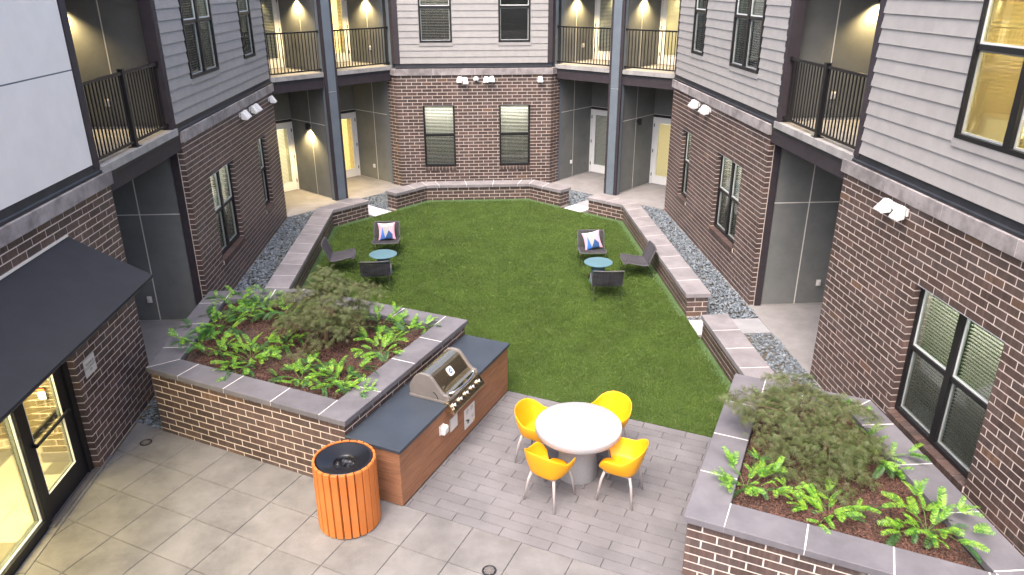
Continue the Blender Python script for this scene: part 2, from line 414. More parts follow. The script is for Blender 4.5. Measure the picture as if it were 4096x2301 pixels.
def coping_run(root, line, d_out, d_in, z0, z1, spacing=None, cuts=None, mat='coping', ch=.006, name='coping_stone'):
    """cap stones along a polyline; d_out/d_in to its right/left"""
    A, B = offset(line, d_out), offset(line, -d_in); jm = MB()
    for i in range(len(line)-1):
        L = math.dist(line[i], line[i+1])
        ts = cuts[i] if cuts and cuts[i] is not None else [k/max(1, round(L/spacing)) for k in range(max(1, round(L/spacing))+1)]
        lp = lambda P, t: (P[i][0]+(P[i+1][0]-P[i][0])*t, P[i][1]+(P[i+1][1]-P[i][1])*t)
        for a, b in zip(ts, ts[1:]):
            g = .0045/L
            a2 = a if (a <= 0 and i == 0) else a+g; b2 = b if (b >= 1 and i == len(line)-2) else b-g
            m = MB().prism([lp(A, a2), lp(A, b2), lp(B, b2), lp(B, a2)], z0, z1, ch); m.build(name, M[mat], root)
        e = .004
        A2, B2 = offset(line, d_out-e), offset(line, -(d_in-e))
        lp2 = lambda P, t: (P[i][0]+(P[i+1][0]-P[i][0])*t, P[i][1]+(P[i+1][1]-P[i][1])*t)
        ea = e/L if i == 0 else 0; eb = 1-e/L if i == len(line)-2 else 1
        jm.prism([lp2(A2, ea), lp2(A2, eb), lp2(B2, eb), lp2(B2, ea)], z0+.003, z1-.003)
    jm.build('joint_mortar', M['joint'], root)

# ------------------------------------------------------------------ windows
def window(root, Fr, ua, ub, za, zb, nf, twin=False, lit=None, blind=10, label=None, sash=True):
    mb = MB(); fw, fd = .042, .075; zm = za+(zb-za)*.52
    mb.box(Fr, ua, ua+fw, nf-fd, nf, za, zb); mb.box(Fr, ub-fw, ub, nf-fd, nf, za, zb)
    mb.box(Fr, ua+fw, ub-fw, nf-fd, nf-.001, za, za+fw+.01); mb.box(Fr, ua+fw, ub-fw, nf-fd, nf-.001, zb-fw, zb)
    bays = [(ua+fw, ub-fw)]
    if twin:
        um = (ua+ub)/2; mb.box(Fr, um-.05, um+.05, nf-fd, nf-.0005, za+fw+.01, zb-fw); bays = [(ua+fw, um-.05), (um+.05, ub-fw)]
    for a, b in bays: mb.box(Fr, a, b, nf-.055, nf-.012, zm-.03, zm+.03)
    win = mb.build('window', M['black'], root)
    if label: win['label'] = label
    for a, b in bays:
        if sash:
            s = MB(); t = .022
            for q0, q1, nn in ((za+fw+.01, zm-.03, nf-.052), (zm+.03, zb-fw, nf-.034)):
                s.box(Fr, a, a+t, nn-.02, nn, q0, q1); s.box(Fr, b-t, b, nn-.02, nn, q0, q1)
                s.box(Fr, a+t, b-t, nn-.02, nn-.001, q0, q0+t); s.box(Fr, a+t, b-t, nn-.02, nn-.001, q1-t, q1)
            s.build('sash', M['vinyl'], win)
        MB().box(Fr, a, b, nf-.047, nf-.042, zm, zb-fw).build('pane', M['glass'], win)
        MB().box(Fr, a, b, nf-.066, nf-.061, za+fw, zm).build('pane', M['glass'], win)
        MB().box(Fr, a, b, nf-.022, nf-.020, za+fw, zm-.03).build('insect_screen', M['screen'], win)
        if blind:
            sm = MB(); z = zb-fw-.03; ang = rad(62 if blind == 'shut' else blind); u, n = Fr.basis(); wd = .05
            sm.box(Fr, a+.01, b-.01, nf-.13, nf-.08, zb-fw-.035, zb-fw)
            while z > za+fw+.04:
                z -= .044
                jj = ang+rnd.uniform(-.05, .05); dn, dz = math.cos(jj)*wd/2, math.sin(jj)*wd/2
                p = [Fr.pt(a+.012, nf-.105+dn, z-dz), Fr.pt(b-.012, nf-.105+dn, z-dz), Fr.pt(b-.012, nf-.105-dn, z+dz), Fr.pt(a+.012, nf-.105-dn, z+dz)]
                up = Vector((0, 0, .003)); sm.add(p+[q+up for q in p], [(0, 1, 2, 3), (7, 6, 5, 4), (0, 4, 5, 1), (2, 6, 7, 3), (1, 5, 6, 2), (3, 7, 4, 0)])
            for f_ in (.2, .8):
                cx = a+(b-a)*f_; sm.box(Fr, cx-.0015, cx+.0015, nf-.079, nf-.077, za+fw+.03, zb-fw)
            sm.build('blind', M['slatlit'] if lit else M['slat'], win)
    rm = MB(); i0, i1 = ua-.03, ub+.03; j0, j1 = za-.03, zb+.03; d = .75
    P = [Fr.pt(u_, n_, z_) for n_ in (nf-fd, nf-fd-d) for u_, z_ in ((i0, j0), (i1, j0), (i1, j1), (i0, j1))]
    rm.add(P, [(4, 5, 6, 7)], 1 if lit else 0); rm.add(P, [(0, 4, 5, 1)[::-1], (1, 5, 6, 2)[::-1], (3, 7, 4, 0)[::-1]]); rm.add(P, [(2, 6, 7, 3)[::-1]], 2 if blind is not None and not lit else 0)  # top face behind unlit blinds glows, an added light for the slats
    rm.build('room', [M['room'], M[lit] if lit else M['room'], M['slatglow']], win)
    return win
def rowlock(root, Fr, ua, ub, z):
    n = int((ub-ua)/.1003); w_ = (ub-ua)/n
    for i in range(n):
        a, b = ua+i*w_+.005, ua+(i+1)*w_-.005
        m = MB(); prof = [(-.16, z-.098), (.022, z-.102), (.024, z-.020), (-.16, z-.003)]
        m.extrude(Fr, prof, a, b); m.build('sill_brick', M['brick'], root)
    MB().extrude(Fr, [(-.24, z-.106), (.014, z-.106), (.016, z-.026), (-.24, z-.008)], ua+.001, ub-.001).build('sill_mortar', M['mortar'], root)

WALLTOP = 3.41
def brick_wall(name, label, Fr, u0, u1, wins, ops_extra=(), cuts=None, ends=()):
    root = thing(name, label, 'brick wall', Fr.pt((u0+u1)/2, 0, 0), 'brick walls round the courtyard')
    ops = [(a, b, c-CH-.004, d) for a, b, c, d, *_ in wins]+list(ops_extra); bl = courses(Fr, u0, u1, 0, WALLTOP, ops)
    mb = MB(); core(mb, Fr, u0+.004, u1-.004, -.1, WALLTOP, -.25, -.0045, ops)
    for EF, L in ends:
        bl += courses(EF, 0, L, 0, WALLTOP, (), phase=1); mb.box(EF, .006, L, -.16, -.0045, -.1, WALLTOP)
    mb.build('wall_core', M['mortar'], root); lay_bricks(root, bl, M['brick'])
    for a, b, c, d, tw, lit, blind, lab in wins:
        window(root, Fr, a, b, c, d, -.085, tw, lit, blind, lab, Fr is not BW); rowlock(root, Fr, a, b, c)
        MB().box(Fr, a-.003, b+.003, -.09, .0025, d+.0005, d+.0065).build('lintel', M['lintel'], root)
    return root
def flashing(root, Fr, u0, u1):
    MB().extrude(Fr, [(-.2, 3.595), (.02, 3.605), (.022, 3.64), (.0, 3.655), (-.005, 3.745), (-.2, 3.745)], u0, u1).build('flashing', M['flash'], root)
def siding_wall(name, label, Fr, u0, u1, wins, z0=3.75, z1=6.75, nf=0.0):
    root = thing(name, label, 'siding wall', Fr.pt((u0+u1)/2, 0, z0), 'grey lap siding walls of the upper floor')
    ops = [(a-.012, b+.012, c-.01, d+.01) for a, b, c, d, *_ in wins]
    mb = MB(); core(mb, Fr, u0, u1, z0, z1, -.22, nf-.014, ops, 0); mb.build('wall_core', M['siding'], root)
    ex, k = .186, 0; z = z0
    while z < z1-.02:
        zt = min(z+ex, z1); pieces = []
        seams = [u0]+[s for s in [u0+1.1+1.37*((k*2) % 3)+3.66*j for j in range(4)] if u0+.5 < s < u1-.5]+[u1]
        for a, b in zip(seams, seams[1:]):
            rects = [(a+.0012, b-.0012, z, zt)]
            for oa, ob, oc, od in ops:
                nr = []
                for p, q, r_, s_ in rects:
                    if q <= oa or p >= ob or s_ <= oc or r_ >= od: nr.append((p, q, r_, s_)); continue
                    if p < oa: nr.append((p, oa, r_, s_))
                    if q > ob: nr.append((ob, q, r_, s_))
                    c0, c1 = max(p, oa), min(q, ob)
                    if r_ < oc: nr.append((c0, c1, r_, oc))
                    if s_ > od: nr.append((c0, c1, od, s_))
                rects = nr
            pieces += rects
        for p, q, r_, s_ in pieces:
            if q-p < .01 or s_-r_ < .01: continue
            nb = lambda zz: nf+.019-.017*(zz-z)/ex
            MB().extrude(Fr, [(nf-.013, r_), (nb(r_), r_), (nb(s_), s_), (nf-.013, s_)], p, q).build('siding_board', M['siding'], root)
        z += ex; k += 1
    for a, b, c, d, tw, lit, blind, lab in wins:
        window(root, Fr, a, b, c, d, nf+.035, tw, lit, blind, lab)
        MB().box(Fr, a-.03, b+.03, nf-.01, nf+.028, c-.10, c-.002).build('sill_trim', M['siding'], root)
    return root

NOT = None
# left wall, near part with the entrance
r = brick_wall('brick_wall', 'dark brown brick wall over the glass entrance door and black awning', LW, 2.6, 10.5, [], [(2.6, 8.597, -.2, 2.507)])
coping_run(r, [(XL, 2.6), (XL, 10.5)], .05, .2, 3.41, 3.60, cuts=[[0]+[(y-2.6)/7.9 for y in (4.45, 5.77, 7.09, 8.42, 9.742)]+[1]], mat='ledge', name='ledge_stone')
# left wall, far part
r = brick_wall('brick_wall', 'brown brick wall with two windows beside the left pebble strip', LW, 13.36, 20.05,
    [(14.5, 16.05, .802, 2.507, True, NOT, -3, 'taller twin window nearest the patio recess'), (18.1, 18.85, .802, 2.507, False, NOT, -3, NOT)])
coping_run(r, [(XL, 13.36), (XL, 20.07)], .05, .2, 3.41, 3.60, cuts=[[0]+[(y-13.36)/6.71 for y in (14.23, 15.5, 16.84, 18.21, 19.43)]+[1]], mat='ledge', name='ledge_stone')
# back wall
r = brick_wall('brick_wall', 'brown brick wall facing the camera at the far end of the lawn', BW, -2.08, 2.63,
    [(-1.318, -.352, .602, 2.507, False, NOT, 6, NOT), (1.03, 1.985, .602, 2.507, False, NOT, 6, NOT)], ends=[(BLR, .42), (BRR, .42)])
coping_run(r, [BLR.pt(.42, 0)[:2], (-2.08, YB), (2.63, YB), BRR.pt(.42, 0)[:2]], .05, .14, 3.41, 3.60, cuts=[[0, 1], [0]+[(x+2.08)/4.71 for x in (-.95, .30, 1.56)]+[1], [0, 1]], mat='ledge', name='ledge_stone')
# right wall, far part
r = brick_wall('brick_wall', 'brown brick wall with two windows beside the right pebble strip', RW, 13.31, 20.05,
    [(14.5, 16.05, .802, 2.507, True, NOT, -3, NOT), (18.1, 18.85, .802, 2.507, False, NOT, -3, NOT)])
coping_run(r, [(XR, 20.07), (XR, 13.29)], .05, .2, 3.41, 3.60, cuts=[[0]+[(20.07-y)/6.78 for y in (19.5, 18.51, 16.86, 15.43, 14.15)]+[1]], mat='ledge', name='ledge_stone')
# right wall, near part
r = brick_wall('brick_wall', 'brown brick wall behind the right planter with one wide twin window', RW, 4.4, 10.46,
    [(6.62, 8.27, .702, 2.507, True, NOT, -10, 'wide twin window with half open white blinds')])
coping_run(r, [(XR, 10.48), (XR, 4.4)], .05, .2, 3.41, 3.60, cuts=[[0]+[(10.48-y)/6.08 for y in (9.27, 8.02, 6.75, 5.5)]+[1]], mat='ledge', name='ledge_stone')

# upper storey
r = siding_wall('siding_wall', 'blue grey lap siding wall above the left brick wall with two dark windows', LW, 13.22, 19.93,
    [(14.30, 15.95, 4.38, 6.25, True, NOT, -3, NOT), (17.88, 18.82, 4.40, 6.25, False, NOT, -3, NOT)])
flashing(r, LW, 13.22, 20.05); MB().box(LW, 19.93, 20.03, -.2, .02, 3.75, 6.75).build('corner_trim', M['purple'], r)
r = siding_wall('siding_wall', 'pale grey lap siding wall facing the camera above the far brick wall', BW, -1.93, 2.50,
    [(-1.31, -.37, 4.35, 6.25, False, NOT, 6, NOT), (1.035, 1.96, 4.35, 6.25, False, NOT, None, 'window without a blind')])
flashing(r, BW, -2.08, 2.63)
for a, b in ((-2.09, -1.93), (2.50, 2.64)): MB().box(BW, a, b, -.16, .022, 3.745, 6.75).build('corner_trim', M['purple'], r)
for E in (BLR, BRR):
    MB().box(E, .005, .15, -.15, .0, 3.745, 6.75).build('corner_trim', M['purple'], r)
    MB().box(E, .152, .30, -.15, -.012, 3.62, 6.75).build('corner_panel', M['bluegrey'], r)
    MB().box(E, .302, .42, -.15, .0, 3.62, 6.75).build('corner_trim', M['flash'], r)
r = siding_wall('siding_wall', 'grey lap siding wall above the right brick wall with a single and a twin window', RW, 13.12, 19.93,
    [(14.24, 15.82, 4.38, 6.25, True, NOT, -3, NOT), (17.73, 18.63, 4.40, 6.25, False, NOT, -3, NOT)])
flashing(r, RW, 13.12, 20.05); MB().box(RW, 19.93, 20.03, -.2, .02, 3.75, 6.75).build('corner_trim', M['purple'], r)
r = siding_wall('siding_wall', 'warm grey lap siding wall at the right edge with a yellow lit window', RW, 4.2, 10.12,
    [(6.42, 8.12, 4.36, 6.25, True, 'lit', 'shut', 'twin window glowing yellow through its blinds')])
flashing(r, RW, 4.2, 10.3)
# smooth pale panels of the near left
r = thing('panel_wall', 'smooth pale blue grey panel wall above the entrance at the left edge', 'panel wall', (XL, 7, 3.75))
MB().box(LW, 2.6, 10.14, -.22, -.016, 3.75, 6.75).build('wall_core', M['flash'], r)
for (a, b) in ((2.6, 4.93), (4.945, 7.47), (7.485, 10.13)):
    for (c, d) in ((3.755, 4.97), (4.988, 6.75)):
        MB().box(LW, a, b, -.015, 0, c, d).build('wall_panel', M['panel'], r)
    MB().box(LW, a, b, -.0145, -.004, 4.971, 4.987).build('panel_joint', M['bluegrey'], r)
flashing(r, LW, 2.6, 10.3)

# ------------------------------------------------------------------ doors, recesses, balconies
def panels(root, Fr, axis, at, sign, spans, zs, mat='niche'):
    """sheets with light joints between them: axis 'u' = wall plane at u=at, facing sign along u; 'n' likewise"""
    for a, b in spans:
        for c, d in zs:
            m = MB(); g = .007
            if axis == 'u': m.box(Fr, min(at, at+sign*.012), max(at, at+sign*.012), a+g, b-g, c+g, d-g)
            else: m.box(Fr, a+g, b-g, min(at, at+sign*.012), max(at, at+sign*.012), c+g, d-g)
            m.build('wall_panel', M[mat], root)
    # light trims over the joints
    a0, a1, c0, c1 = spans[0][0], spans[-1][1], zs[0][0], zs[-1][1]; t_ = at+sign*.0135; m = MB()
    def bar(a, b, c, d):
        if axis == 'u': m.box(Fr, min(at, t_), max(at, t_), a, b, c, d)
        else: m.box(Fr, a, b, min(at, t_), max(at, t_), c, d)
    for (p, q) in spans[1:]: bar(p-.010, p+.010, c0+.002, c1-.002)
    for (p, q) in zs[1:]:
        for (a, b) in spans: bar(a+(.0105 if a != a0 else 0), b-(.0105 if b != a1 else 0), p-.009, p+.009)
    if m.v: m.build('joint_trim', M['reveal'], root)
def patio_door(root, Fr, u0, u1, n, zb, lit, blind='half'):
    """white full-glass door in the plane n, facing +n"""
    h = 2.06; m = MB()
    m.box(Fr, u0, u0+.05, n-.08, n+.02, zb, zb+h+.04); m.box(Fr, u1-.05, u1, n-.08, n+.02, zb, zb+h+.04); m.box(Fr, u0+.05, u1-.05, n-.08, n+.019, zb+h, zb+h+.04)
    g0, g1, z0, z1 = u0+.19, u1-.19, zb+.28, zb+1.92
    for a, b, c, d in ((u0+.055, g0, zb+.012, zb+h-.005), (g1, u1-.055, zb+.012, zb+h-.005), (g0, g1, zb+.012, z0), (g0, g1, z1, zb+h-.005)):
        m.box(Fr, a, b, n-.045, n, c, d)
    for a, b, c, d in ((g0-.02, g0, z0-.02, z1+.02), (g1, g1+.02, z0-.02, z1+.02), (g0, g1, z0-.02, z0), (g0, g1, z1, z1+.02)):
        m.box(Fr, a, b, n, n+.008, c, d)
    dr = m.build('patio_door', M['white'], root)
    MB().box(Fr, g0, g1, n-.02, n-.012, z0, z1).build('door_glass', M['glass'], dr)
    s = MB(); z = z1
    ang = rad({'half': 30, 'shut': 50, 'open': 22}[blind])
    while z > z0+.03:
        z -= .04; dn, dz = math.cos(ang)*.0225, math.sin(ang)*.0225
        p = [Fr.pt(a_, n-.055+q*dn, z-q*dz) for a_, q in ((g0, 1), (g1, 1), (g1, -1), (g0, -1))]; up = Vector((0, 0, .003))
        s.add(p+[q+up for q in p], [(0, 1, 2, 3), (7, 6, 5, 4), (0, 4, 5, 1), (2, 6, 7, 3), (1, 5, 6, 2), (3, 7, 4, 0)])
    s.build('blind', M['slatlit'] if lit else M['slat'], dr)
    P = [Fr.pt(u_, n_, z_) for n_ in (n-.085, n-.5) for u_, z_ in ((u0, zb), (u1, zb), (u1, zb+h), (u0, zb+h))]
    rm = MB().add(P, [(4, 5, 6, 7)], 1).add(P, [(1, 5, 4, 0), (2, 6, 5, 1), (3, 7, 6, 2), (0, 4, 7, 3)])
    rm.build('room', [M['room'], M[lit] if lit else M['room']], dr)
    hg = MB()
    for z in (.25, 1.0, 1.8): hg.box(Fr, u1-.056, u1-.042, n+.0, n+.03, zb+z, zb+z+.1)
    hg.build('hinge', M['black'], dr)
    MB().box(Fr, u0+.09, u0+.12, n, n+.05, zb+.95, zb+1.15).box(Fr, u0+.09, u0+.19, n+.035, n+.055, zb+.99, zb+1.015).build('door_handle', M['black'], dr)
def railing(root, Fr, u0, u1, n, zf, post=False, step=.105):
    m = MB(); m.box(Fr, u0, u1, n-.022, n+.022, zf+1.065, zf+1.105); m.box(Fr, u0, u1, n-.016, n+.016, zf+.06, zf+.095)
    for e in (u0, u1-.03):
        m.box(Fr, e, e+.03, n-.03, n+.03, zf+1.05, zf+1.12); m.box(Fr, e, e+.03, n-.026, n+.026, zf+.045, zf+.108)
    rl = m.build('railing', M['black'], root)
    k = max(2, round((u1-u0)/step)); um = (u0+u1)/2
    for i in range(1, k):
        u = u0+(u1-u0)*i/k
        if post and abs(u-um) < .06: continue
        MB().box(Fr, u-.009, u+.009, n-.009, n+.009, zf+.095, zf+1.065).build('baluster', M['black'], rl)
    if post:
        MB().box(Fr, um-.038, um+.038, n-.038, n+.038, zf, zf+1.13).box(Fr, um-.045, um+.045, n-.045, n+.045, zf+1.13, zf+1.145).box(Fr, um-.08, um+.08, n-.07, n+.07, zf, zf+.012).build('rail_post', M['black'], rl)
ZF = 3.685
def side_recess(Fr, side, ylo, yhi, nj, lab_low, lab_up):
    # ground floor
    r = thing('patio_recess', lab_low, 'recess', Fr.pt((ylo+yhi)/2, -1.2, 0), 'covered patio recesses')
    D = -2.3
    MB().box(Fr, yhi, yhi+.22, D, -.26, 0, 3.28).build('side_wall', M['reveal'], r)
    panels(r, Fr, 'u', yhi, -1, [(D, nj), (nj, -.235)], [(.015, 2.115), (2.115, 3.27)])
    MB().box(Fr, ylo-.2, yhi+.2, D-.2, D, 0, 3.28).build('rear_wall', M['niche'], r)
    MB().box(Fr, ylo-.25, ylo-.05, D, -.26, 0, 3.28).build('side_wall', M['niche'], r)
    MB().box(Fr, ylo, yhi, D, -.16, 3.27, 3.33).build('soffit', M['niche'], r)
    MB().box(Fr, ylo+.01, yhi-.003, -.15, -.01, 3.28, 3.51).build('beam', M['purple'], r)
    MB().box(Fr, ylo+.01, yhi-.003, -.15, -.003, 3.511, 3.57).build('flashing', M['flash'], r)
    MB().box(Fr, yhi-.04, yhi-.003, -.225, -.105, 0, 3.27).build('corner_post', M['purple'], r)
    # balcony above
    r = thing('balcony', lab_up, 'balcony', Fr.pt((ylo+yhi)/2, -1.2, 3.57), 'balconies round the courtyard')
    MB().box(Fr, ylo-.19, yhi-.16, D, .035, 3.572, ZF).build('floor_slab', M['slab'], r)
    MB().box(Fr, yhi, yhi+.22, D, -.26, 3.5, 6.4).build('side_wall', M['reveal'], r)
    panels(r, Fr, 'u', yhi, -1, [(D, nj), (nj, -.25)], [(ZF+.015, 6.39)])
    MB().box(Fr, ylo-.2, yhi+.2, D-.2, D, 3.5, 6.4).build('rear_wall', M['niche'], r)
    MB().box(Fr, ylo-.45, ylo-.25, D, -.26, 3.5, 6.4).build('side_wall', M['niche'], r)
    MB().box(Fr, ylo-.2, yhi+.2, D, .0, 6.4, 6.5).build('ceiling', M['niche'], r)
    MB().box(Fr, yhi-.155, yhi-.14+.02*0-.0, -.26, -.01, 3.75, 6.4).build('corner_trim', M['flash'], r)
    MB().box(Fr, yhi-.305, yhi-.156, -.2, .012, 3.69, 6.4).build('corner_post', M['purple'], r)
    MB().box(Fr, ylo-.35, ylo-.20, -.2, .012, 3.69, 6.4).build('corner_post', M['purple'], r)
    railing(r, Fr, ylo-.19, yhi-.31, -.07, ZF, True)
side_recess(LW, 'left', 10.5, 13.355, -.955, 'dark ground floor recess between the black awning and the left windows', 'balcony beside the smooth pale panel wall on the left')
side_recess(RW, 'right', 10.46, 13.305, -.92, 'ground floor recess with light joints on the right before the long concrete pad', 'balcony between the two grey siding walls on the right')

def corner(Fr, side, lits):
    D = -2.35; W = dict(left='left', right='right')[side]
    jn = {0: -1.34, 1: -1.39}
    ends = [(0.0, 1.96), (2.25, 4.345)]; doors = [(.97, 1.945), (3.36, 4.335)]
    where = [f'next to the {W} brick wall', f'next to the far brick wall']
    for i in (0, 1):
        u0, u1 = ends[i]; d0, d1 = doors[i]
        for up in (0, 1):
            zb = ZF if up else .012; zt = 6.4 if up else 3.27
            r = thing('balcony' if up else 'patio_niche',
                      f'corner balcony in the far {W} corner {where[i]}' if up else f'ground floor niche with white door in far {W} corner {where[i]}',
                      'balcony' if up else 'patio niche', Fr.pt((u0+u1)/2, -1.4, 3.57 if up else 0), 'balconies round the courtyard' if up else 'patio niches in the far corners')
            # wall on the right of the niche, seen from the lawn
            uw = u1; z0 = 3.45 if up else 0
            ne = -.42 if i == 0 else -.622
            MB().box(Fr, uw, uw+(.14 if i == 0 else .25), D-.2, ne, z0, zt).build('side_wall', M['reveal'], r)
            zs = [(zb+.012, zt)] if up else [(.022, 2.195), (2.195, zt)]
            panels(r, Fr, 'u', uw, -1, [(D, jn[i]), (jn[i], ne-.11)], zs)
            MB().box(Fr, uw-.018, uw+.001, ne-.11, ne-.01, z0, zt).build('edge_trim', M['bluegrey'], r)
            ul = u0
            MB().box(Fr, ul-(.25 if i == 0 else .14), ul, D-.2, -.42, z0, zt).build('side_wall', M['niche'], r)
            MB().box(Fr, u0, d0, D-.2, D-.012, z0, zt).box(Fr, d0, u1, D-.2, D-.012, zb+2.12, zt).build('rear_wall', M['reveal'], r)
            panels(r, Fr, 'n', D-.012, 1, [(u0, d0-.03)], [(zb, zb+2.19), (zb+2.19, zt)])
            panels(r, Fr, 'n', D-.012, 1, [(d0-.03, u1)], [(zb+2.19, zt)])
            MB().box(Fr, d0-.03, u1-.012, D-.012, D+.012, zb+2.105, zb+2.18).box(Fr, d0-.03, d0-.002, D-.012, D+.012, zb, zb+2.105).box(Fr, d1+.002, u1-.0005, D-.012, D+.010, zb, zb+2.105).build('door_surround', M['purple'], r)
            lit, bl = lits[(i, up)]
            patio_door(r, Fr, d0, d1, D+.002, zb, lit, bl)
            if not up:
                MB().box(Fr, u0, u1, D, -.42, 3.27, 3.33).build('soffit', M['niche'], r)
                MB().box(Fr, u0 if i else -.06, 1.885 if i == 0 else 4.33, -.55, -.41, 3.265, 3.50).build('beam', M['purple'], r)
                MB().box(Fr, u0 if i else -.06, 1.885 if i == 0 else 4.33, -.55, -.401, 3.501, 3.57).build('flashing', M['flash'], r)
            else:
                MB().box(Fr, u0 if i else -.06, 1.885 if i == 0 else 4.33, D, -.365, 3.571, ZF).build('floor_slab', M['slab'], r)
                MB().box(Fr, u0, u1, D, -.3, 6.4, 6.5).build('ceiling', M['niche'], r)
                railing(r, Fr, (.0 if i == 0 else 2.33), (1.875 if i == 0 else 4.31), -.45, ZF)
    c = thing('corner_column', f'slate blue column with dark edges in the far {W} corner', 'column', Fr.pt(2.105, -.45, 0), 'corner columns')
    MB().box(Fr, 1.89, 2.32, -.54, -.335, 0, 6.75).build('post', M['purple'], c)
    for za, zb in ((.02, 3.145), (3.157, 6.75)):
        MB().box(Fr, 1.975, 2.235, -.334, -.318, za, zb).build('face_panel', M['bluegrey'], c)
    MB().box(Fr, 1.975, 2.235, -.334, -.326, 3.1455, 3.1565).build('seam', M['reveal'], c)
    for a in (1.888, 2.308): MB().box(Fr, a, a+.014, -.52, -.40, .02, 6.75).build('side_panel', M['bluegrey'], c)
corner(CL, 'left', {(0, 0): ('litdim', 'half'), (0, 1): (None, 'half'), (1, 0): ('litdoor', 'half'), (1, 1): ('litdoor', 'half')})
corner(CRF, 'right', {(0, 0): ('litdim', 'shut'), (0, 1): ('litdim', 'shut'), (1, 0): (None, 'half'), (1, 1): (None, 'half')})

# ------------------------------------------------------------------ wall fittings
def sconce(Fr, u, n, z, axis, sign, label, watts):
    """small black downlight cylinder on a bracket"""
    p = Fr.pt(u, n, z); a = Vector((*Fr.u, 0))*sign if axis == 'u' else Vector((*Fr.n, 0))*sign
    c = p+a*.10
    t = thing('wall_lamp', label, 'wall lamp', c, 'black wall lamps')
    MB().lathe([(0, .09), (.052, .09), (.055, .085), (.055, -.09), (.048, -.09), (.046, -.05), (0, -.05)], c, 20).build('lamp_shade', M['black'], t)
    m = MB().tube([p, c+a*-.05], .022, 8); m.tube([p-a*.0, p+a*.012], .055, 14); m.build('bracket', M['black'], t)
    if watts:
        MB().lathe([(0, -.055), (.04, -.055), (.04, -.06), (0, -.06)], c, 14).build('lamp_glass', M['lamp'], t)
        l = bpy.data.lights.new('lamp_light', 'SPOT'); l.energy = watts; l.color = (1, .74, .34); l.spot_size = rad(125); l.spot_blend = .8; l.shadow_soft_size = .035
        o = bpy.data.objects.new('lamp_light', l); o.location = c+Vector((0, 0, -.1)); link(o, t)
    return t
for Fr, s, on in ((CL, 'left', 1), (CRF, 'right', 0)):
    sconce(Fr, 1.948, -1.40, 2.10, 'u', -1, f'black wall lamp on the ground floor divider in the far {s} corner, ' + ('shining down' if on else 'unlit'), 95 if on else 0)
    sconce(Fr, 1.948, -1.40, 5.68, 'u', -1, f'lit lamp on the far {s} balcony divider next to the {s} siding', 95)
    sconce(Fr, 4.333, -1.40, 5.66, 'u', -1, f'lit lamp on the far {s} balcony wall next to the back siding', 95)
sconce(CL, 2.25, -1.40, 2.10, 'u', 1, 'lamp behind the far left column lighting the pale patio floor', 110)
sconce(LW, 13.343, -1.62, 5.76, 'u', -1, 'lit lamp under the ceiling of the left side balcony', 75)
sconce(RW, 13.293, -1.60, 5.76, 'u', -1, 'lit lamp under the ceiling of the right side balcony', 75)

def outlet(Fr, u, n, z, axis, sign, label, big=1.0):
    t = thing('outlet_box', label, 'outlet', Fr.pt(u, n, z), 'weatherproof outlet boxes')
    g = (.045*big, .065*big)
    m, k = MB(), MB()
    if axis == 'u':
        a, b = sorted((u, u+sign*.02)); m.box(Fr, a, b, n-g[0], n+g[0], z-g[1], z+g[1])
        a, b = sorted((u+sign*.02, u+sign*.055)); k.box(Fr, a, b, n-g[0]*.72, n+g[0]*.72, z-g[1]*.75, z+g[1]*.8)
    else:
        m.box(Fr, u-g[0], u+g[0], n, n+.02, z-g[1], z+g[1]); k.box(Fr, u-g[0]*.72, u+g[0]*.72, n+.02, n+.055, z-g[1]*.75, z+g[1]*.8)
    m.build('base_plate', M['white2'], t, bevel=.008); k.build('cover', M['white2'], t, bevel=.012)
outlet(LW, 13.343, -1.08, .45, 'u', -1, 'grey outlet box low on the dark left recess wall')
outlet(RW, 13.293, -1.35, .46, 'u', -1, 'outlet box low on the right recess wall near the brick')
outlet(LW, 13.343, -1.10, 4.11, 'u', -1, 'outlet box behind the left side balcony railing')
outlet(RW, 13.293, -1.05, 4.10, 'u', -1, 'outlet box behind the right side balcony railing')
outlet(CL, 4.333, -1.53, .46, 'u', -1, 'outlet box in the far left niche next to the back wall')
outlet(CRF, 4.333, -1.30, .52, 'u', -1, 'outlet box in the far right niche next to the back wall')
outlet(CL, 4.333, -1.30, 4.15, 'u', -1, 'outlet box on the far left balcony next to the back siding')
outlet(CRF, 4.333, -1.75, 4.15, 'u', -1, 'outlet box on the far right balcony next to the back siding')

def flood(Fr, heads, z, label):
    us = [h[0] for h in heads]; um = sum(us)/len(us)
    t = thing('flood_light', label, 'flood light', Fr.pt(um, 0, z), 'white wall flood lights')
    m = MB().box(Fr, min(us)-.06, max(us)+.06, 0, .03, z-.05, z+.05)
    for u, dz, tw in heads: m.tube([Fr.pt(u, .02, z+dz), Fr.pt(u, .07, z+dz)], .02, 8)
    m.build('base_plate', M['white'], t, bevel=.006)
    for u, dz, tw in heads:
        zc = z+dz; v = []
        for (n_, hw, zz) in ((.045, .055, zc+.075), (.10, .058, zc+.08), (.20, .085, zc-.07), (.175, .08, zc-.10), (.045, .06, zc-.085)):
            v += [Fr.pt(u-hw+tw*(n_-.05), n_, zz), Fr.pt(u+hw+tw*(n_-.05), n_, zz)]
        f = [(0, 1, 3, 2), (2, 3, 5, 4), (4, 5, 7, 6), (6, 7, 9, 8), (8, 9, 1, 0), (0, 2, 4, 6, 8), (9, 7, 5, 3, 1)]
        MB().add(v, f).build('lamp_head', M['white'], t, bevel=.008)
flood(BW, [(-.165, 0, -.1), (0., -.045, .1)], 3.29, 'twin white flood light on the back wall, left of the round camera')
flood(BW, [(.635, -.005, -.1), (.80, .01, .1)], 3.29, 'twin white flood light on the back wall, right of the round camera')
flood(BW, [(2.275, 0, 0)], 3.28, 'single white flood light at the right end of the back wall')
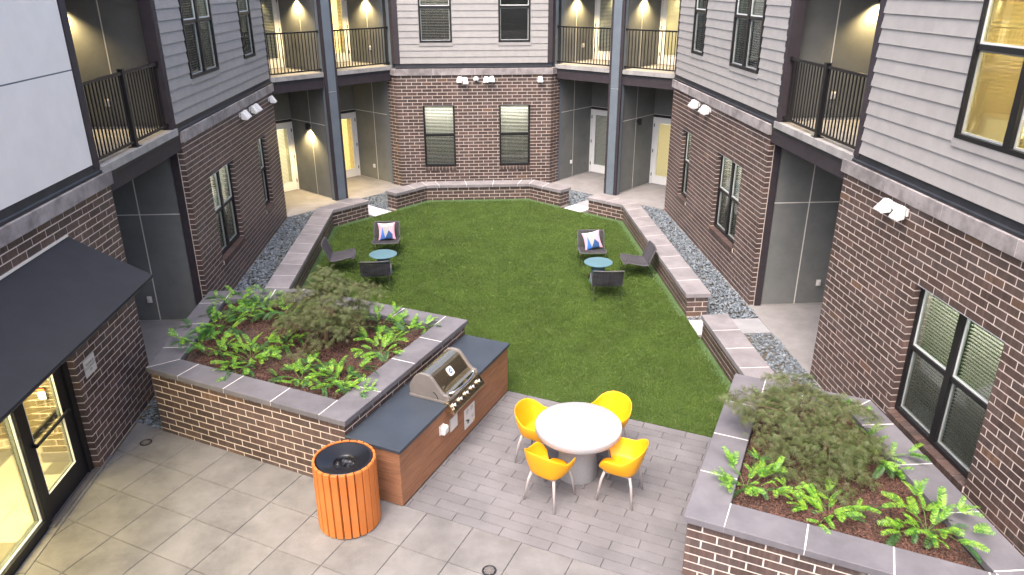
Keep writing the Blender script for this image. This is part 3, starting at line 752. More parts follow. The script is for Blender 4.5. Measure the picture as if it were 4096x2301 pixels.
flood(LW, [(16.98, -.01, -.1), (17.14, 0, .1)], 3.30, 'nearest of the white flood lights on the left wall')
flood(LW, [(17.80, 0, -.3), (18.08, 0, .3)], 3.30, 'twin white flood light in the middle of the left wall')
flood(LW, [(19.6, 0, 0)], 3.27, 'single white flood light at the far end of the left wall')
flood(RW, [(17.68, 0, -.2), (17.88, 0, .2)], 3.30, 'farther white flood light on the far right brick wall')
flood(RW, [(16.84, 0, -.2), (17.04, 0, .2)], 3.30, 'nearer white flood light on the far right brick wall')
flood(RW, [(8.76, 0, -.2), (9.08, 0, .2)], 3.29, 'white twin flood light on the near right wall under the ledge')
t = thing('security_camera', 'round white dome camera on the back wall between the flood lights', 'security camera', BW.pt(.33, 0, 3.28))
c = BW.pt(.33, .0, 3.28)
m = MB(); m.tube([c, c+Vector((0, -.04, 0))], .085, 18); m.build('base_plate', M['white'], t)
m = MB(); 
prof = [(.078*math.cos(a), .078*math.sin(a)) for a in [k*math.pi/12 for k in range(7)]]
m.lathe([(r_, z_) for r_, z_ in prof]+[], (0, 0, 0), 18)
mm = Matrix.Translation(c+Vector((0, -.04, 0)))@Matrix.Rotation(rad(90), 4, 'X')
m.v = [tuple(mm@Vector(p)) for p in m.v]; m.build('dome', M['white'], t, smooth=True)
e = c+Vector((0, -.10, -.035)); MB().tube([e, e+Vector((0, -.022, -.016))], .026, 14).build('lens', M['black'], t)
# ------------------------------------------------------------------ ground
g = MB().prism([(-60, -60), (60, -60), (60, 80), (-60, 80)], -.3, -.075); tag(g.build('ground', M['soil']), 'bare ground below the paving', kind='structure')
def struct(name, mb, mat): return tag(mb.build(name, mat), kind='structure')
V0, V1 = 6.24, 9.327                                              # plank strip limits on the turned grid
# big square pavers
pv = struct('patio_paving', MB().prism([(-5.09, 2.0), (6, 2.0), (6, 12), (-5.09, 12)], -.07, -.016), M['bed'])
TS = .6315; tile_me = None
for i in range(-12, 9):
    for j in range(-12, 1):
        u0 = -2.74+TS*i; v1 = 6.255+.63*j; u1, v0 = u0+TS, v1-.63
        if j > 0: continue
        g_ = .0035
        q = [Txy(u0+g_, v0+g_), Txy(u1-g_, v0+g_), Txy(u1-g_, v1-g_), Txy(u0+g_, v1-g_)]
        q2 = clip(q, -1, 0, 4.961)
        cx = sum(p[0] for p in q)/4; cy = sum(p[1] for p in q)/4
        if len(q2) < 3 or abs(area(q2)) < .003 or cy < 3.2 or cx > 5.5: continue
        if abs(area(q2)-area(q)) < 1e-6:
            if tile_me is None:
                a, b = TS/2-g_, .315-g_
                tile_me = MB().prism([(-a, -b), (a, -b), (a, b), (-a, b)], -.06, 0, .004).mesh('paving_tile', M['tile'])
            o = bpy.data.objects.new('paving_tile', tile_me); o.matrix_basis = Matrix.Translation((cx, cy, rnd.uniform(-.001, .001)))@Matrix.Rotation(TH+rnd.uniform(-.001, .001), 4, 'Z'); link(o, pv)
        else: MB().prism(q2, -.06, 0, .004).build('paving_tile', M['tile'], pv)
ys = [3.5+.63*k for k in range(9)]; ys = [y+.03 for y in ys]
for y in ys:
    a, b = y+.004, min(y+.626, 8.9)
    MB().prism([(-5.085, a), (-4.969, a), (-4.969, b), (-5.085, b)], -.06, 0, .004).build('border_tile', M['tile'], pv)
# plank pavers
pk = struct('plank_paving', MB().prism([Txy(-5.2, V0), Txy(1.2, V0), Txy(1.2, V1), Txy(-5.2, V1)], -.07, -.017), M['bed'])
RH = (V1-6.255)/20; PL = .624
a, b = PL/2-.003, RH/2-.003
plank_me = MB().prism([(-a, -b), (a, -b), (a, b), (-a, b)], -.06, 0, .003).mesh('paving_plank', M['plank'])
for r_ in range(20):
    v = 6.255+RH*(r_+.5); k = -3.042-3*PL-(PL*.515 if r_ % 2 else 0)
    while k < -.86:
        p, q = max(k, -4.335), min(k+PL, -.84)
        if q-p > .012:
            if q-p > PL-.001:
                o = bpy.data.objects.new('paving_plank', plank_me); x, y = Txy((p+q)/2, v)
                o.matrix_basis = Matrix.Translation((x, y, rnd.uniform(-.001, .001)))@Matrix.Rotation(TH, 4, 'Z'); link(o, pk)
            else: MB().prism([Txy(p+.003, v-b), Txy(q-.003, v-b), Txy(q-.003, v+b), Txy(p+.003, v+b)], -.06, 0, .003).build('paving_plank', M['plank'], pk)
        k += PL
# concrete floors
struct('concrete_floor', MB().prism([(-7.6, 10.45), (-4.3, 10.45), (-4.3, 13.2), (-5.0, 13.2), (-5.0, 13.36), (-7.6, 13.36)], -.1, .0), M['concrete'])
struct('concrete_floor', MB().prism([(XR-.02, 10.0), (8.2, 10.0), (8.2, 13.31), (XR-.02, 13.31)], -.1, .004), M['concrete'])
for Fr in (CL, CRF):
    q = [tuple(Fr.pt(u, n)[:2]) for u, n in ((-.45, -2.6), (4.9, -2.6), (4.6, .0), (.02, .0))]
    struct('concrete_floor', MB().prism(q, -.1, .012), M['concrete'])

# turf
LI, RI = -3.565, 4.135
turf_poly = [Txy(-4.335, V1+.004), Txy(-.9, V1+.004), (RI, 8.35), (RI, 18.965), (3.26, 19.84), (2.655, 20.475), (1.83, 21.31), (1.80, 21.395), (-1.18, 21.395), (-2.035, 20.54), (-2.66, 19.90), (-2.70, 19.86), (LI, 19.0), (LI, 12.1), (-2.88, 12.1), Txy(-5.12, 9.36), Txy(-5.12, 9.33)]
t = NT('turf_base')
c = t.ramp(t.noise(2.2, 6, None, .7), [(.3, (.035, .070, .008)), (.55, (.048, .088, .011)), (.8, (.070, .108, .022))])
c = t.mix(1, c, t.ramp(t.noise(60, 3, (1, .35, 1)), [(.25, G1(.6)), (.75, G1(1.35))]), 'MULTIPLY')
t.l(c, t.b.inputs['Base Color']); t.b.inputs['Roughness'].default_value = .9; t.bump(t.noise(160, 3), .6, .02); M['turf'] = t.m
struct('turf_base', MB().prism(turf_poly, -.06, .004), M['turf'])
t = NT('turf_blade')
k = t.noise(1.1, 5, None, .7); k2 = t.noise(6, 5, (.6, 1.2, 1), .7)
c = t.ramp(t.rand(), [(0, (.040, .090, .008)), (.45, (.063, .120, .013)), (.8, (.098, .148, .022)), (.96, (.16, .19, .06)), (1, (.23, .25, .12))])
c = t.mix(1, c, t.ramp(k, [(.32, G1(.72)), (.68, G1(1.22))]), 'MULTIPLY')
c = t.mix(t.ramp(k2, [(.54, G1(0)), (.74, G1(.5))]), c, (.17, .24, .09, 1))
t.l(c, t.b.inputs['Base Color']); t.b.inputs['Roughness'].default_value = .6; t.b.inputs['Specular IOR Level'].default_value = .3; M['blade'] = t.m
rg = np.random.default_rng(3)
def in_turf(n, ymax=22):
    x = rg.uniform(-3.9, 4.4, n); y = rg.uniform(8.2, ymax, n); k = inpoly(turf_poly, x, y); return x[k], y[k]
x, y = in_turf(1300000); k = rg.uniform(0, 1, len(x)) < np.clip((12.5/y)**2.2, .22, 1); x, y = x[k], y[k]; n = len(x)
an = rg.uniform(0, 2*np.pi, n); hh = rg.uniform(.016, .034, n); wd = rg.uniform(.0022, .0045, n)*np.clip(y/9, 1, 2.4); ln = rg.normal(0, .012, (n, 2)); ln[:, 1] -= .004
V = np.zeros((n, 3, 3))
V[:, 0] = np.stack([x-np.cos(an)*wd, y-np.sin(an)*wd, np.full(n, .003)], 1); V[:, 1] = np.stack([x+np.cos(an)*wd, y+np.sin(an)*wd, np.full(n, .003)], 1)
V[:, 2] = np.stack([x+ln[:, 0], y+ln[:, 1], hh], 1)
o = npmesh('turf', V.reshape(-1, 3), np.arange(n*3).reshape(n, 3), M['blade'])
tag(o, 'short green artificial turf covering the courtyard lawn', 'turf', kind='stuff')

# upright pale blades where the turf meets the walls
t = NT('turf_edge_blade'); c = t.ramp(t.rand(), [(0, (.10, .20, .06)), (.5, (.16, .27, .10)), (1, (.26, .36, .19))])
t.l(c, t.b.inputs['Base Color']); t.b.inputs['Roughness'].default_value = .6; M['edgeblade'] = t.m
ex_, ey_ = [], []
for (p, q) in (((LI, 12.1), (LI, 19.0)), ((LI, 19.0), (-2.70, 19.86)), ((RI, 18.965), (RI, 12.85)), ((RI, 11.8), (RI, 9.2)), ((3.26, 19.84), (RI, 18.965)), ((-2.03, 20.54), (-1.18, 21.39)), ((-1.18, 21.39), (1.8, 21.39)), ((1.8, 21.39), (2.64, 20.5))):
    L_ = math.dist(p, q); n = int(L_*2600); s_ = rg.uniform(0, 1, n); d_ = rg.exponential(.030, n); nx_, ny_ = (q[1]-p[1])/L_, -(q[0]-p[0])/L_
    ex_.append(p[0]+(q[0]-p[0])*s_+nx_*d_); ey_.append(p[1]+(q[1]-p[1])*s_+ny_*d_)
x, y = np.concatenate(ex_), np.concatenate(ey_); k = inpoly(turf_poly, x, y); x, y = x[k], y[k]; n = len(x)
an = rg.uniform(0, 6.28, n); wd = rg.uniform(.003, .006, n); hh = rg.uniform(.03, .055, n); ln = rg.normal(0, .01, (n, 2))
V = np.zeros((n, 3, 3))
V[:, 0] = np.stack([x-np.cos(an)*wd, y-np.sin(an)*wd, np.full(n, .003)], 1); V[:, 1] = np.stack([x+np.cos(an)*wd, y+np.sin(an)*wd, np.full(n, .003)], 1); V[:, 2] = np.stack([x+ln[:, 0], y+ln[:, 1], hh], 1)
tag(npmesh('turf_edge', V.reshape(-1, 3), np.arange(n*3).reshape(n, 3), M['edgeblade']), 'paler upright turf blades along the foot of the low walls', 'turf', kind='stuff')

# pebbles
ico = bpy.data.meshes.new('tmp'); import bmesh
bm = bmesh.new(); bmesh.ops.create_icosphere(bm, subdivisions=1, radius=1); IV = np.array([v.co[:] for v in bm.verts]); IFc = np.array([[v.index for v in f.verts] for f in bm.faces]); bm.free(); bpy.data.meshes.remove(ico)
def pebbles(poly, label, size=.033, dens=1.35, z=-.02):
    xs = [p[0] for p in poly]; ys = [p[1] for p in poly]
    A = (max(xs)-min(xs))*(max(ys)-min(ys)); n = int(A/(size*size*1.9)*dens)
    x = rg.uniform(min(xs), max(xs), n); y = rg.uniform(min(ys), max(ys), n); k = inpoly(poly, x, y); x, y = x[k], y[k]; n = len(x)
    s = rg.uniform(.6, 1.25, (n, 1, 1))*size*np.stack([np.ones(n), rg.uniform(.6, .95, n), rg.uniform(.3, .5, n)], 1)[:, None, :]
    P = IV[None]*s*(1+rg.normal(0, .08, (n, len(IV), 1)))
    ti = rg.normal(0, .35, n); an = rg.uniform(0, 6.283, n)
    c_, s_ = np.cos(ti)[:, None], np.sin(ti)[:, None]; P = np.stack([P[..., 0]*c_-P[..., 2]*s_, P[..., 1], P[..., 0]*s_+P[..., 2]*c_], -1)
    c_, s_ = np.cos(an)[:, None], np.sin(an)[:, None]; P = np.stack([P[..., 0]*c_-P[..., 1]*s_, P[..., 0]*s_+P[..., 1]*c_, P[..., 2]], -1)
    P += np.stack([x, y, z+rg.uniform(0, .022, n)], 1)[:, None, :]
    Fc = (IFc[None]+np.arange(n)[:, None, None]*len(IV)).reshape(-1, 3)
    o = npmesh('pebbles', P.reshape(-1, 3), Fc, M['pebble'], smooth=True); return tag(o, label, 'pebbles', kind='stuff')
struct('pebble_bed', MB().prism([(-5.2, 9.2), (6.3, 7), (6.3, 24), (-5.2, 24)], -.07, -.045), M['bed'])
cl = lambda u, n: tuple(CL.pt(u, n)[:2]); cr = lambda u, n: tuple(CRF.pt(u, n)[:2])
pebbles([(-5, 9.75), (-4.4, 9.43), (-4.4, 10.44), (-5, 10.44)], 'wedge of grey pebbles between the left wall and the planter')
pebbles([(-5, 13.21), (-3.95, 13.21), (-3.95, 19.2), (-2.95, 20.2), cl(1.62, 0), (-5, 20.05)], 'strip of blue grey pebbles below the left brick windows')
pebbles([(4.5, 12.72), (XR, 12.72), (XR, 20.05), cr(1.62, 0), (3.5, 20.2), (4.5, 19.2)], 'strip of blue grey pebbles below the right brick windows')
pebbles([(4.12, 12.70), (4.55, 12.70), (4.55, 12.9), (4.12, 12.9)], 'small patch of pebbles at the near end of the right low wall')
pebbles([(4.5, 7.9), (XR, 7.4), (XR, 12.04), (4.5, 12.04)], 'strip of pebbles between the right planter and the grey step slab')
pebbles([cl(2.28, 0), (-2.08, YB), (2.63, YB), cr(2.28, 0), cr(2.28, 1.75), (2.9, 20.8), (2.0, 21.7), (-1.4, 21.7), (-2.3, 20.8), cl(2.28, 1.75)], 'pebbles between the far brick wall and the far low wall')
# step slabs
def slab(q, mat, label):
    o = MB().prism(q, -.05, .004, .004).build('step_slab', M[mat]); c = (sum(p[0] for p in q)/4, sum(p[1] for p in q)/4)
    return tag(o, label, 'step slab', 'step slabs between the low walls')
for fn, s in ((cl, 'left'), (cr, 'right')):
    for (n0, n1, m, w_) in ((1.17, 1.76, 'step1', 'pale step slab touching the turf'), (.585, 1.165, 'step2', 'grey step slab in the middle of the row'), (.004, .58, 'step1', 'pale step slab touching the concrete floor')):
        if fn is cl and m == 'step2': m = 'step1'
        q = [fn(1.66, n0), fn(2.27, n0), fn(2.27, n1), fn(1.66, n1)]
        slab(q, m, f'{w_}, gap of the low walls in the far {s} corner')
slab([(4.15, 12.06), (4.83, 12.06), (4.83, 12.69), (4.15, 12.69)], 'step1', 'pale step slab in the gap of the right low wall')
slab([(4.84, 12.06), (5.525, 12.06), (5.525, 12.69), (4.84, 12.69)], 'step2', 'blue grey step slab beside the right concrete pad')

# ------------------------------------------------------------------ low walls
def low_wall(label, line, wdt, z, cuts=None, spacing=.62, ends=(True, True)):
    """line = outer coping edge, wall lies on its left"""
    A = offset(line, -.035); B = offset(line, -(wdt-.035)); k = len(line)
    if ends[0]:
        d = Vector((line[1][0]-line[0][0], line[1][1]-line[0][1])).normalized()*.035; A[0] = (A[0][0]+d.x, A[0][1]+d.y); B[0] = (B[0][0]+d.x, B[0][1]+d.y)
    if ends[1]:
        d = Vector((line[-2][0]-line[-1][0], line[-2][1]-line[-1][1])).normalized()*.035; A[-1] = (A[-1][0]+d.x, A[-1][1]+d.y); B[-1] = (B[-1][0]+d.x, B[-1][1]+d.y)
    mid = line[len(line)//2]
    root = thing('low_wall', label, 'low wall', (mid[0], mid[1], 0), 'low brick walls round the lawn')
    ch_ = .1016; zb = z-.085; nb = 4; z0 = zb-ch_*nb; bl = []
    loop = A+B[::-1]
    faces = [(A[i], A[i+1]) for i in range(k-1)]+[(B[i+1], B[i]) for i in range(k-2, -1, -1)]
    if ends[1]: faces.append((A[-1], B[-1]))
    if ends[0]: faces.append((B[0], A[0]))
    for j, (p, q) in enumerate(faces):
        L = math.dist(p, q); u = ((q[0]-p[0])/L, (q[1]-p[1])/L); Fr = F(p, u, (u[1], -u[0]))
        bl += courses(Fr, .002, L-.002, z0, zb, (), ch_, BL, .06, j)
    mb = MB(); A2 = offset(A, -.006); B2 = offset(B, .006)
    for e, (i, j) in enumerate(((0, 1), (-1, -2))):
        if ends[e]:
            d = Vector((A2[j][0]-A2[i][0], A2[j][1]-A2[i][1])).normalized()*.006
            for P in (A2, B2): P[i] = (P[i][0]+d.x, P[i][1]+d.y)
    for i in range(k-1): mb.prism([A2[i], A2[i+1], B2[i+1], B2[i]], z0-.05, zb)
    mb.build('wall_core', M['mortar'], root)
    lay_bricks(root, bl, M['lbrick'])
    coping_run(root, line, 0, wdt, zb, z, spacing, cuts, 'lowcap')
    return root
low_wall('long low brick wall with stone caps on the left side of the lawn', [(-3.53, 12.24), (-3.53, 19.0), (-2.69, 19.84)], .48, .5,
    cuts=[[0]+[(y-12.24)/6.76 for y in (13.05, 13.66, 14.28, 14.93, 15.6, 16.26, 16.95, 17.62, 18.25, 18.8)]+[1], [0, .55, 1]], ends=(False, True))
low_wall('low brick wall with angled ends at the far end of the lawn', [(-2.02, 20.53), (-1.19, 21.36), (1.81, 21.36), (2.64, 20.53)], .48, .5, cuts=[[0, .6, 1], [0, .12, .385, .64, .885, 1], [0, .42, 1]])
low_wall('long low brick wall with stone caps on the right side of the lawn', [(3.28, 19.77), (4.1, 18.95), (4.1, 12.8)], .48, .5,
    cuts=[[0, .55, 1], [0]+[(18.95-y)/6.15 for y in (18.45, 17.72, 17.0, 16.28, 15.57, 14.86, 14.17, 13.5)]+[1]])
low_wall('short low brick wall on the right touching the big planter', [(4.1, 11.85), (4.1, 8.5)], .48, .5, cuts=[[0]+[(11.85-y)/3.35 for y in (11.2, 10.53, 9.87, 9.2)]+[1]], ends=(True, False))

# ------------------------------------------------------------------ planters
def planter(label, poly, inner_w, zt, cuts, zm, style):
    """poly = outer edge of the caps, counter-clockwise"""
    root = thing('brick_planter', label, 'planter', (sum(p[0] for p in poly)/len(poly), sum(p[1] for p in poly)/len(poly), 0), 'raised brick planters')
    A = offset(poly, -.04, True); k = len(poly); ch_ = .1016; zb = zt-.075; z0 = zb-10*ch_; bl = []
    for i in range(k):
        p, q = A[i], A[(i+1) % k]; L = math.dist(p, q); u = ((q[0]-p[0])/L, (q[1]-p[1])/L); Fr = F(p, u, (u[1], -u[0]))
        bl += courses(Fr, .002, L-.002, z0, zb, (), ch_, BL, .09, i)
    A2 = offset(A, -.0045, True); B2 = offset(poly, -inner_w+.03, True); mb = MB()
    for i in range(k): mb.prism([A2[i], A2[(i+1) % k], B2[(i+1) % k], B2[i]], -.08, zb)
    mb.build('wall_core', M['mortar'], root); lay_bricks(root, bl, M['pbrick'])
    line = poly+[poly[0]]
    O = poly; I = offset(poly, -inner_w, True); jm = MB()
    for i in range(k):
        a0, a1, b0, b1 = O[i], O[(i+1) % k], I[i], I[(i+1) % k]; L = math.dist(a0, a1); lp = lambda P, Q, t: (P[0]+(Q[0]-P[0])*t, P[1]+(Q[1]-P[1])*t)
        d = ((a1[0]-a0[0])/L, (a1[1]-a0[1])/L)
        def inner_at(s):      # square cut across the cap
            n = (-d[1], d[0]); return (a0[0]+d[0]*s+n[0]*inner_w, a0[1]+d[1]*s+n[1]*inner_w)
        st = cuts[i]; ends = [None]+list(st)+[None]; sa, sb = style[i], style[(i+1) % k]
        p_, n_ = O[i-1], O[(i+2) % k]
        dp = Vector((a0[0]-p_[0], a0[1]-p_[1])).normalized(); dn_ = Vector((n_[0]-a1[0], n_[1]-a1[1])).normalized()
        nn = (-d[1], d[0])
        def out_of(q): s_ = (q[0]-a0[0])*d[0]+(q[1]-a0[1])*d[1]; return (a0[0]+d[0]*s_, a0[1]+d[1]*s_)
        # M mitre; N the next run covers the corner; P the previous run covers it
        if sa == 'N': sta = (a0, (a0[0]-dp.x*inner_w, a0[1]-dp.y*inner_w))
        elif sa == 'P': sta = (out_of(b0), b0)
        else: sta = (a0, b0)
        if sb == 'P': sto = (a1, (a1[0]+dn_.x*inner_w, a1[1]+dn_.y*inner_w))
        elif sb == 'N': sto = (out_of(b1), b1)
        else: sto = (a1, b1)
        mv = lambda q, e: (q[0]+d[0]*e, q[1]+d[1]*e)
        for e0, e1 in zip(ends, ends[1:]):
            g_ = .0045; ga = 0 if sa == 'N' else g_; gb = 0 if sb == 'P' else g_
            pa, pd = (mv(sta[0], ga), mv(sta[1], ga)) if e0 is None else (mv(a0, e0+g_), inner_at(e0+g_))
            pb, pc = (mv(sto[0], -gb), mv(sto[1], -gb)) if e1 is None else (mv(a0, e1-g_), inner_at(e1-g_))
            MB().prism([pa, pb, pc, pd], zb, zt, .006).build('coping_stone', M['coping'], root)
    O2, I2 = offset(poly, -.004, True), offset(poly, -inner_w+.004, True)
    for i in range(k): jm.prism([O2[i], O2[(i+1) % k], I2[(i+1) % k], I2[i]], zb+.003, zt-.003)
    jm.build('joint_mortar', M['joint'], root)
    bed = offset(poly, -inner_w+.05, True)
    MB().prism(bed, -.05, zm).build('soil', M['soil'], root)
    return offset(poly, -inner_w, True)
PA = [(-4.54, 9.433), Txy(-5.08, 6.2), Txy(-5.08, 9.435), (-2.9, 12.215), (-4.54, 12.215)]
LA = math.dist(PA[0], PA[1])
IA = planter('large raised brick planter beside the grill counter', PA, .39, 1.05,
    [[LA-2.77, LA-1.95, LA-1.157], [.784, 1.64, 2.393], [1.17, 1.92], [.5], [.537, 1.353, 2.167]], .955, 'MNPMN')
PB_ = [Txy(-.94, 6.18), (5.07, 4.27), (5.07, 7.94), Txy(-.94, 9.39)]
IB = planter('raised brick planter at the lower right against the window wall', PB_, .40, 1.05,
    [[1.146, 1.909, 2.69], [.7, 1.5, 2.31, 3.11], [.8], [.77, 1.58, 2.38]], .95, 'PMMN')
def mulch(poly, zm, n, label):
    xs = [p[0] for p in poly]; ys = [p[1] for p in poly]; x = rg.uniform(min(xs), max(xs), n); y = rg.uniform(min(ys), max(ys), n); k = inpoly(offset(poly, -.012, True), x, y); x, y = x[k], y[k]; n = len(x)
    cv = np.array(CUBE_V); L = rg.uniform(.012, .045, n); W_ = rg.uniform(.005, .014, n); H_ = rg.uniform(.003, .008, n)
    P = cv[None]*np.stack([L, W_, H_], 1)[:, None, :]
    ti = rg.normal(0, .4, n)[:, None]; an = rg.uniform(0, 6.28, n)[:, None]
    P = np.stack([P[..., 0]*np.cos(ti)-P[..., 2]*np.sin(ti), P[..., 1], P[..., 0]*np.sin(ti)+P[..., 2]*np.cos(ti)], -1)
    P = np.stack([P[..., 0]*np.cos(an)-P[..., 1]*np.sin(an), P[..., 0]*np.sin(an)+P[..., 1]*np.cos(an), P[..., 2]], -1)
    P += np.stack([x, y, zm+.004+rg.uniform(0, .016, n)+.02*np.sin(x*5)*np.sin(y*4)], 1)[:, None, :]
    cf = np.array(CUBE_F); Fc = (cf[None]+np.arange(n)[:, None, None]*8).reshape(-1, 4)
    tag(npmesh('mulch', P.reshape(-1, 3), Fc, M['mulch']), label, 'mulch', kind='stuff')
mulch(IA, .955, 42000, 'reddish brown bark mulch in the planter beside the grill')
mulch(IB, .95, 42000, 'reddish brown bark mulch in the lower right planter')
# ------------------------------------------------------------------ grill counter
def T3(u, v, z): x, y = Txy(u, v); return Vector((x, y, z))
GU0, GU1, GV0, GV1, GZ = -5.105, -4.335, 6.225, 9.33, .79
ct = thing('grill_counter', 'long wood clad outdoor counter with slate grey top against the planter', 'counter', T3(-4.7, 7.8, 0))
MB().box(TF, GU0, GU1-.02, GV0+.02, GV1-.02, .0, GZ-.003).build('carcass', M['black'], ct)
bh = (GZ-.012)/5
for k in range(5):
    za, zb = .008+k*bh+.003, .008+(k+1)*bh-.003
    MB().box(TF, GU1-.02, GU1, GV0, GV1, za, zb).build('cladding_board', M['wood'], ct, bevel=.003)
    MB().box(TF, GU0, GU1-.021, GV0-.0, GV0+.02, za, zb).build('cladding_board', M['wood'], ct, bevel=.003)
    MB().box(TF, GU0, GU1-.021, GV1-.02, GV1, za, zb).build('cladding_board', M['wood'], ct, bevel=.003)
MB().prism([Txy(GU0, GV0-.02), Txy(GU1+.025, GV0-.02), Txy(GU1+.025, GV1+.02), Txy(GU0, GV1+.02)], GZ, .832, .004).build('countertop', M['slate'], ct)

gr = thing('gas_grill', 'stainless steel gas grill set into the slate counter, lid closed', 'grill', T3(-4.58, 7.81, .832))
gv0, gv1 = 7.375, 8.235
VF = F(Txy(0, 0), (-ST, CT), (CT, ST))                    # u runs along the counter, n across it towards the patio
ext = lambda m, prof, a, b: m.extrude(VF, prof, a, b)
ext(MB(), [(-4.895, .834), (-4.30, .834), (-4.30, .875), (-4.895, .875)], gv0-.01, gv1+.01).build('base_tray', M['castgrey'], gr, bevel=.006)
lidp = [(-4.86, .877), (-4.86, 1.00), (-4.845, 1.06), (-4.80, 1.13), (-4.75, 1.175), (-4.70, 1.195), (-4.63, 1.198), (-4.585, 1.185), (-4.55, 1.155), (-4.50, 1.09), (-4.42, .985), (-4.375, .945), (-4.335, .935), (-4.325, .90), (-4.325, .877)]
lid = ext(MB(), lidp, gv0+.05, gv1-.05).build('lid', M['steel'], gr, bevel=.004)
big = [(n+(.012 if n > -4.6 else -.008), z+(.012 if z > .9 else 0)) for n, z in lidp]
big[0] = (-4.89, .877); big[1] = (-4.89, 1.0); big[-1] = (-4.29, .877); big[-2] = (-4.285, .91); big[-3] = (-4.31, .95)
for a, b in ((gv0, gv0+.048), (gv1-.048, gv1)):
    ext(MB(), big, a, b).build('lid_side', M['castgrey'], gr, bevel=.008)
arc = [VF.pt(gv0-.003, -4.58+.13*math.cos(a), .86+.13*math.sin(a)) for a in [rad(-2+8*k) for k in range(9)]]
MB().tube(arc, .006, 6).build('lid_slot', M['black'], gr)
hp = [VF.pt(gv0+.10+(.66)*k/14, -4.30+.055*math.sin(math.pi*k/14)**.7, .955) for k in range(15)]
hd = MB().tube(hp, .014, 10)
for k in (0, 14): hd.tube([hp[k], VF.pt(gv0+.10+.66*k/14, -4.335, .945)], .013, 8)
hd.build('lid_handle', M['chrome'], gr, smooth=True)
# thermometer badge on the sloped lid front
def on_lid(v, t_, h=0.):           # t_ runs down the slope
    a, b = Vector((-4.55, 1.155)), Vector((-4.42, .985)); d = (b-a); nn = Vector((-d.y, d.x)).normalized()
    if nn.y < 0: nn = -nn
    p = a+d*t_+nn*h; return VF.pt(v, p.x, p.y)
bd = MB(); hv, ht = .062, .30
ring = []
for k in range(24):
    a = 2*math.pi*k/24; cx, cy = math.cos(a), math.sin(a); s_ = 1/max(abs(cx)**4+abs(cy)**4, .01)**.25
    ring.append((7.80+hv*cx*s_, .42+ht*cy*s_))
bd.add([on_lid(v, t_, .001) for v, t_ in ring]+[on_lid(v, t_, .008) for v, t_ in ring], [tuple(range(24, 48))]+[(k, (k+1) % 24, 24+(k+1) % 24, 24+k) for k in range(24)])
bd.build('thermometer', M['white'], lid)
bd = MB(); ring = [(7.80+.036*math.cos(2*math.pi*k/20), .42+.172*math.sin(2*math.pi*k/20)) for k in range(20)]
bd.add([on_lid(v, t_, .008) for v, t_ in ring]+[on_lid(v, t_, .011) for v, t_ in ring], [tuple(range(20, 40))]+[(k, (k+1) % 20, 20+(k+1) % 20, 20+k) for k in range(20)]); bd.build('dial', M['navy'], lid)
bd = MB(); bd.tube([on_lid(7.785, .5, .013), on_lid(7.80, .35, .013), on_lid(7.815, .48, .013), on_lid(7.80, .42, .013)], .004, 5); bd.build('dial_mark', M['white'], lid)
bd = MB(); bd.tube([on_lid(gv0+.10, 1.0, .004), on_lid(gv0+.115, .84, .004), on_lid(gv0+.13, .97, .004), on_lid(gv0+.145, .86, .004), on_lid(gv0+.16, 1.0, .004), on_lid(gv0+.10, 1.02, .004)], .0045, 5); bd.build('emblem', M['black'], lid)
vt = MB()
for k in range(7):
    for c0 in (gv0+.11, gv0+.36, gv0+.60): vt.box(VF, c0+k*.018, c0+k*.018+.008, -4.345, -4.3235, .885, .922)
vt.build('lid_vents', M['black'], gr)
cp = [(-4.34, .874), (-4.285, .874), (-4.19, .742), (-4.19, .722), (-4.34, .722)]
ext(MB(), cp, gv0-.03, gv1-.0).build('control_panel', M['steel'], gr, bevel=.004)
nd = Vector((.132, .095)).normalized()
for k in range(5):
    v = gv0+.06+k*.175; c0 = Vector((-4.2375, .808))
    P = lambda h: VF.pt(v, c0.x+nd.x*h, c0.y+nd.y*h)
    m = MB().tube([P(0), P(.008), P(.0081), P(.042), P(.046)], [.043, .043, .032, .029, .024], 18); kn = m.build('knob', M['chrome'], gr, smooth=False)
    MB().tube([P(.012), P(.020)], .0345, 18).build('knob_ring', M['black'], kn)
c0 = VF.pt(gv0+.005, -4.215, .785); MB().tube([c0, c0+VF.pt(0, nd.x*.02, 0)+Vector((0, 0, nd.y*.02))], .012, 10).build('ignition_button', M['chrome'], gr)

# fittings on the counter front
SU = GU1
def plate(name, label, cat, v0, v1, z0, z1, mat, th=.008):
    t = thing(name, label, cat, T3(SU, (v0+v1)/2, z0)); MB().box(VF, v0, v1, SU+.001, SU+th, z0, z1).build('plate', M[mat], t); return t
t = plate('notice_plate', 'small blank metal notice plate under the grill knobs', 'notice', 7.456, 7.668, .345, .535, 'white2')
for q in ((7.461, 7.466, .35, .53), (7.658, 7.663, .35, .53)): MB().box(VF, q[0], q[1], SU+.008, SU+.010, q[2], q[3]).build('plate_edge', M['castgrey'], t)
t = plate('instruction_sign', 'larger grey instruction sign with a yellow corner on the wood front', 'sign', 7.862, 8.168, .14, .455, 'white2')
m = MB()
for k, (a, b, z) in enumerate([(7.90, 7.99, .42), (7.91, 8.0, .405), (7.90, 7.98, .385), (7.91, 7.97, .37), (8.04, 8.13, .42), (8.05, 8.12, .405), (8.04, 8.13, .385), (8.05, 8.11, .37), (8.07, 8.14, .27), (8.07, 8.13, .25), (8.07, 8.14, .23)]):
    m.box(VF, a, b, SU+.008, SU+.0088, z-.003, z+.003)
m.build('print_line', M['castgrey'], t)
m = MB()
for a, b, z0, z1 in ((7.89, 7.94, .262, .278), (7.925, 7.975, .238, .262), (7.95, 8.0, .212, .24), (7.965, 7.985, .19, .212), (7.93, 7.95, .205, .222)): m.box(VF, a, b, SU+.008, SU+.0089, z0, z1)
m.build('printed_picture', M['black'], t)
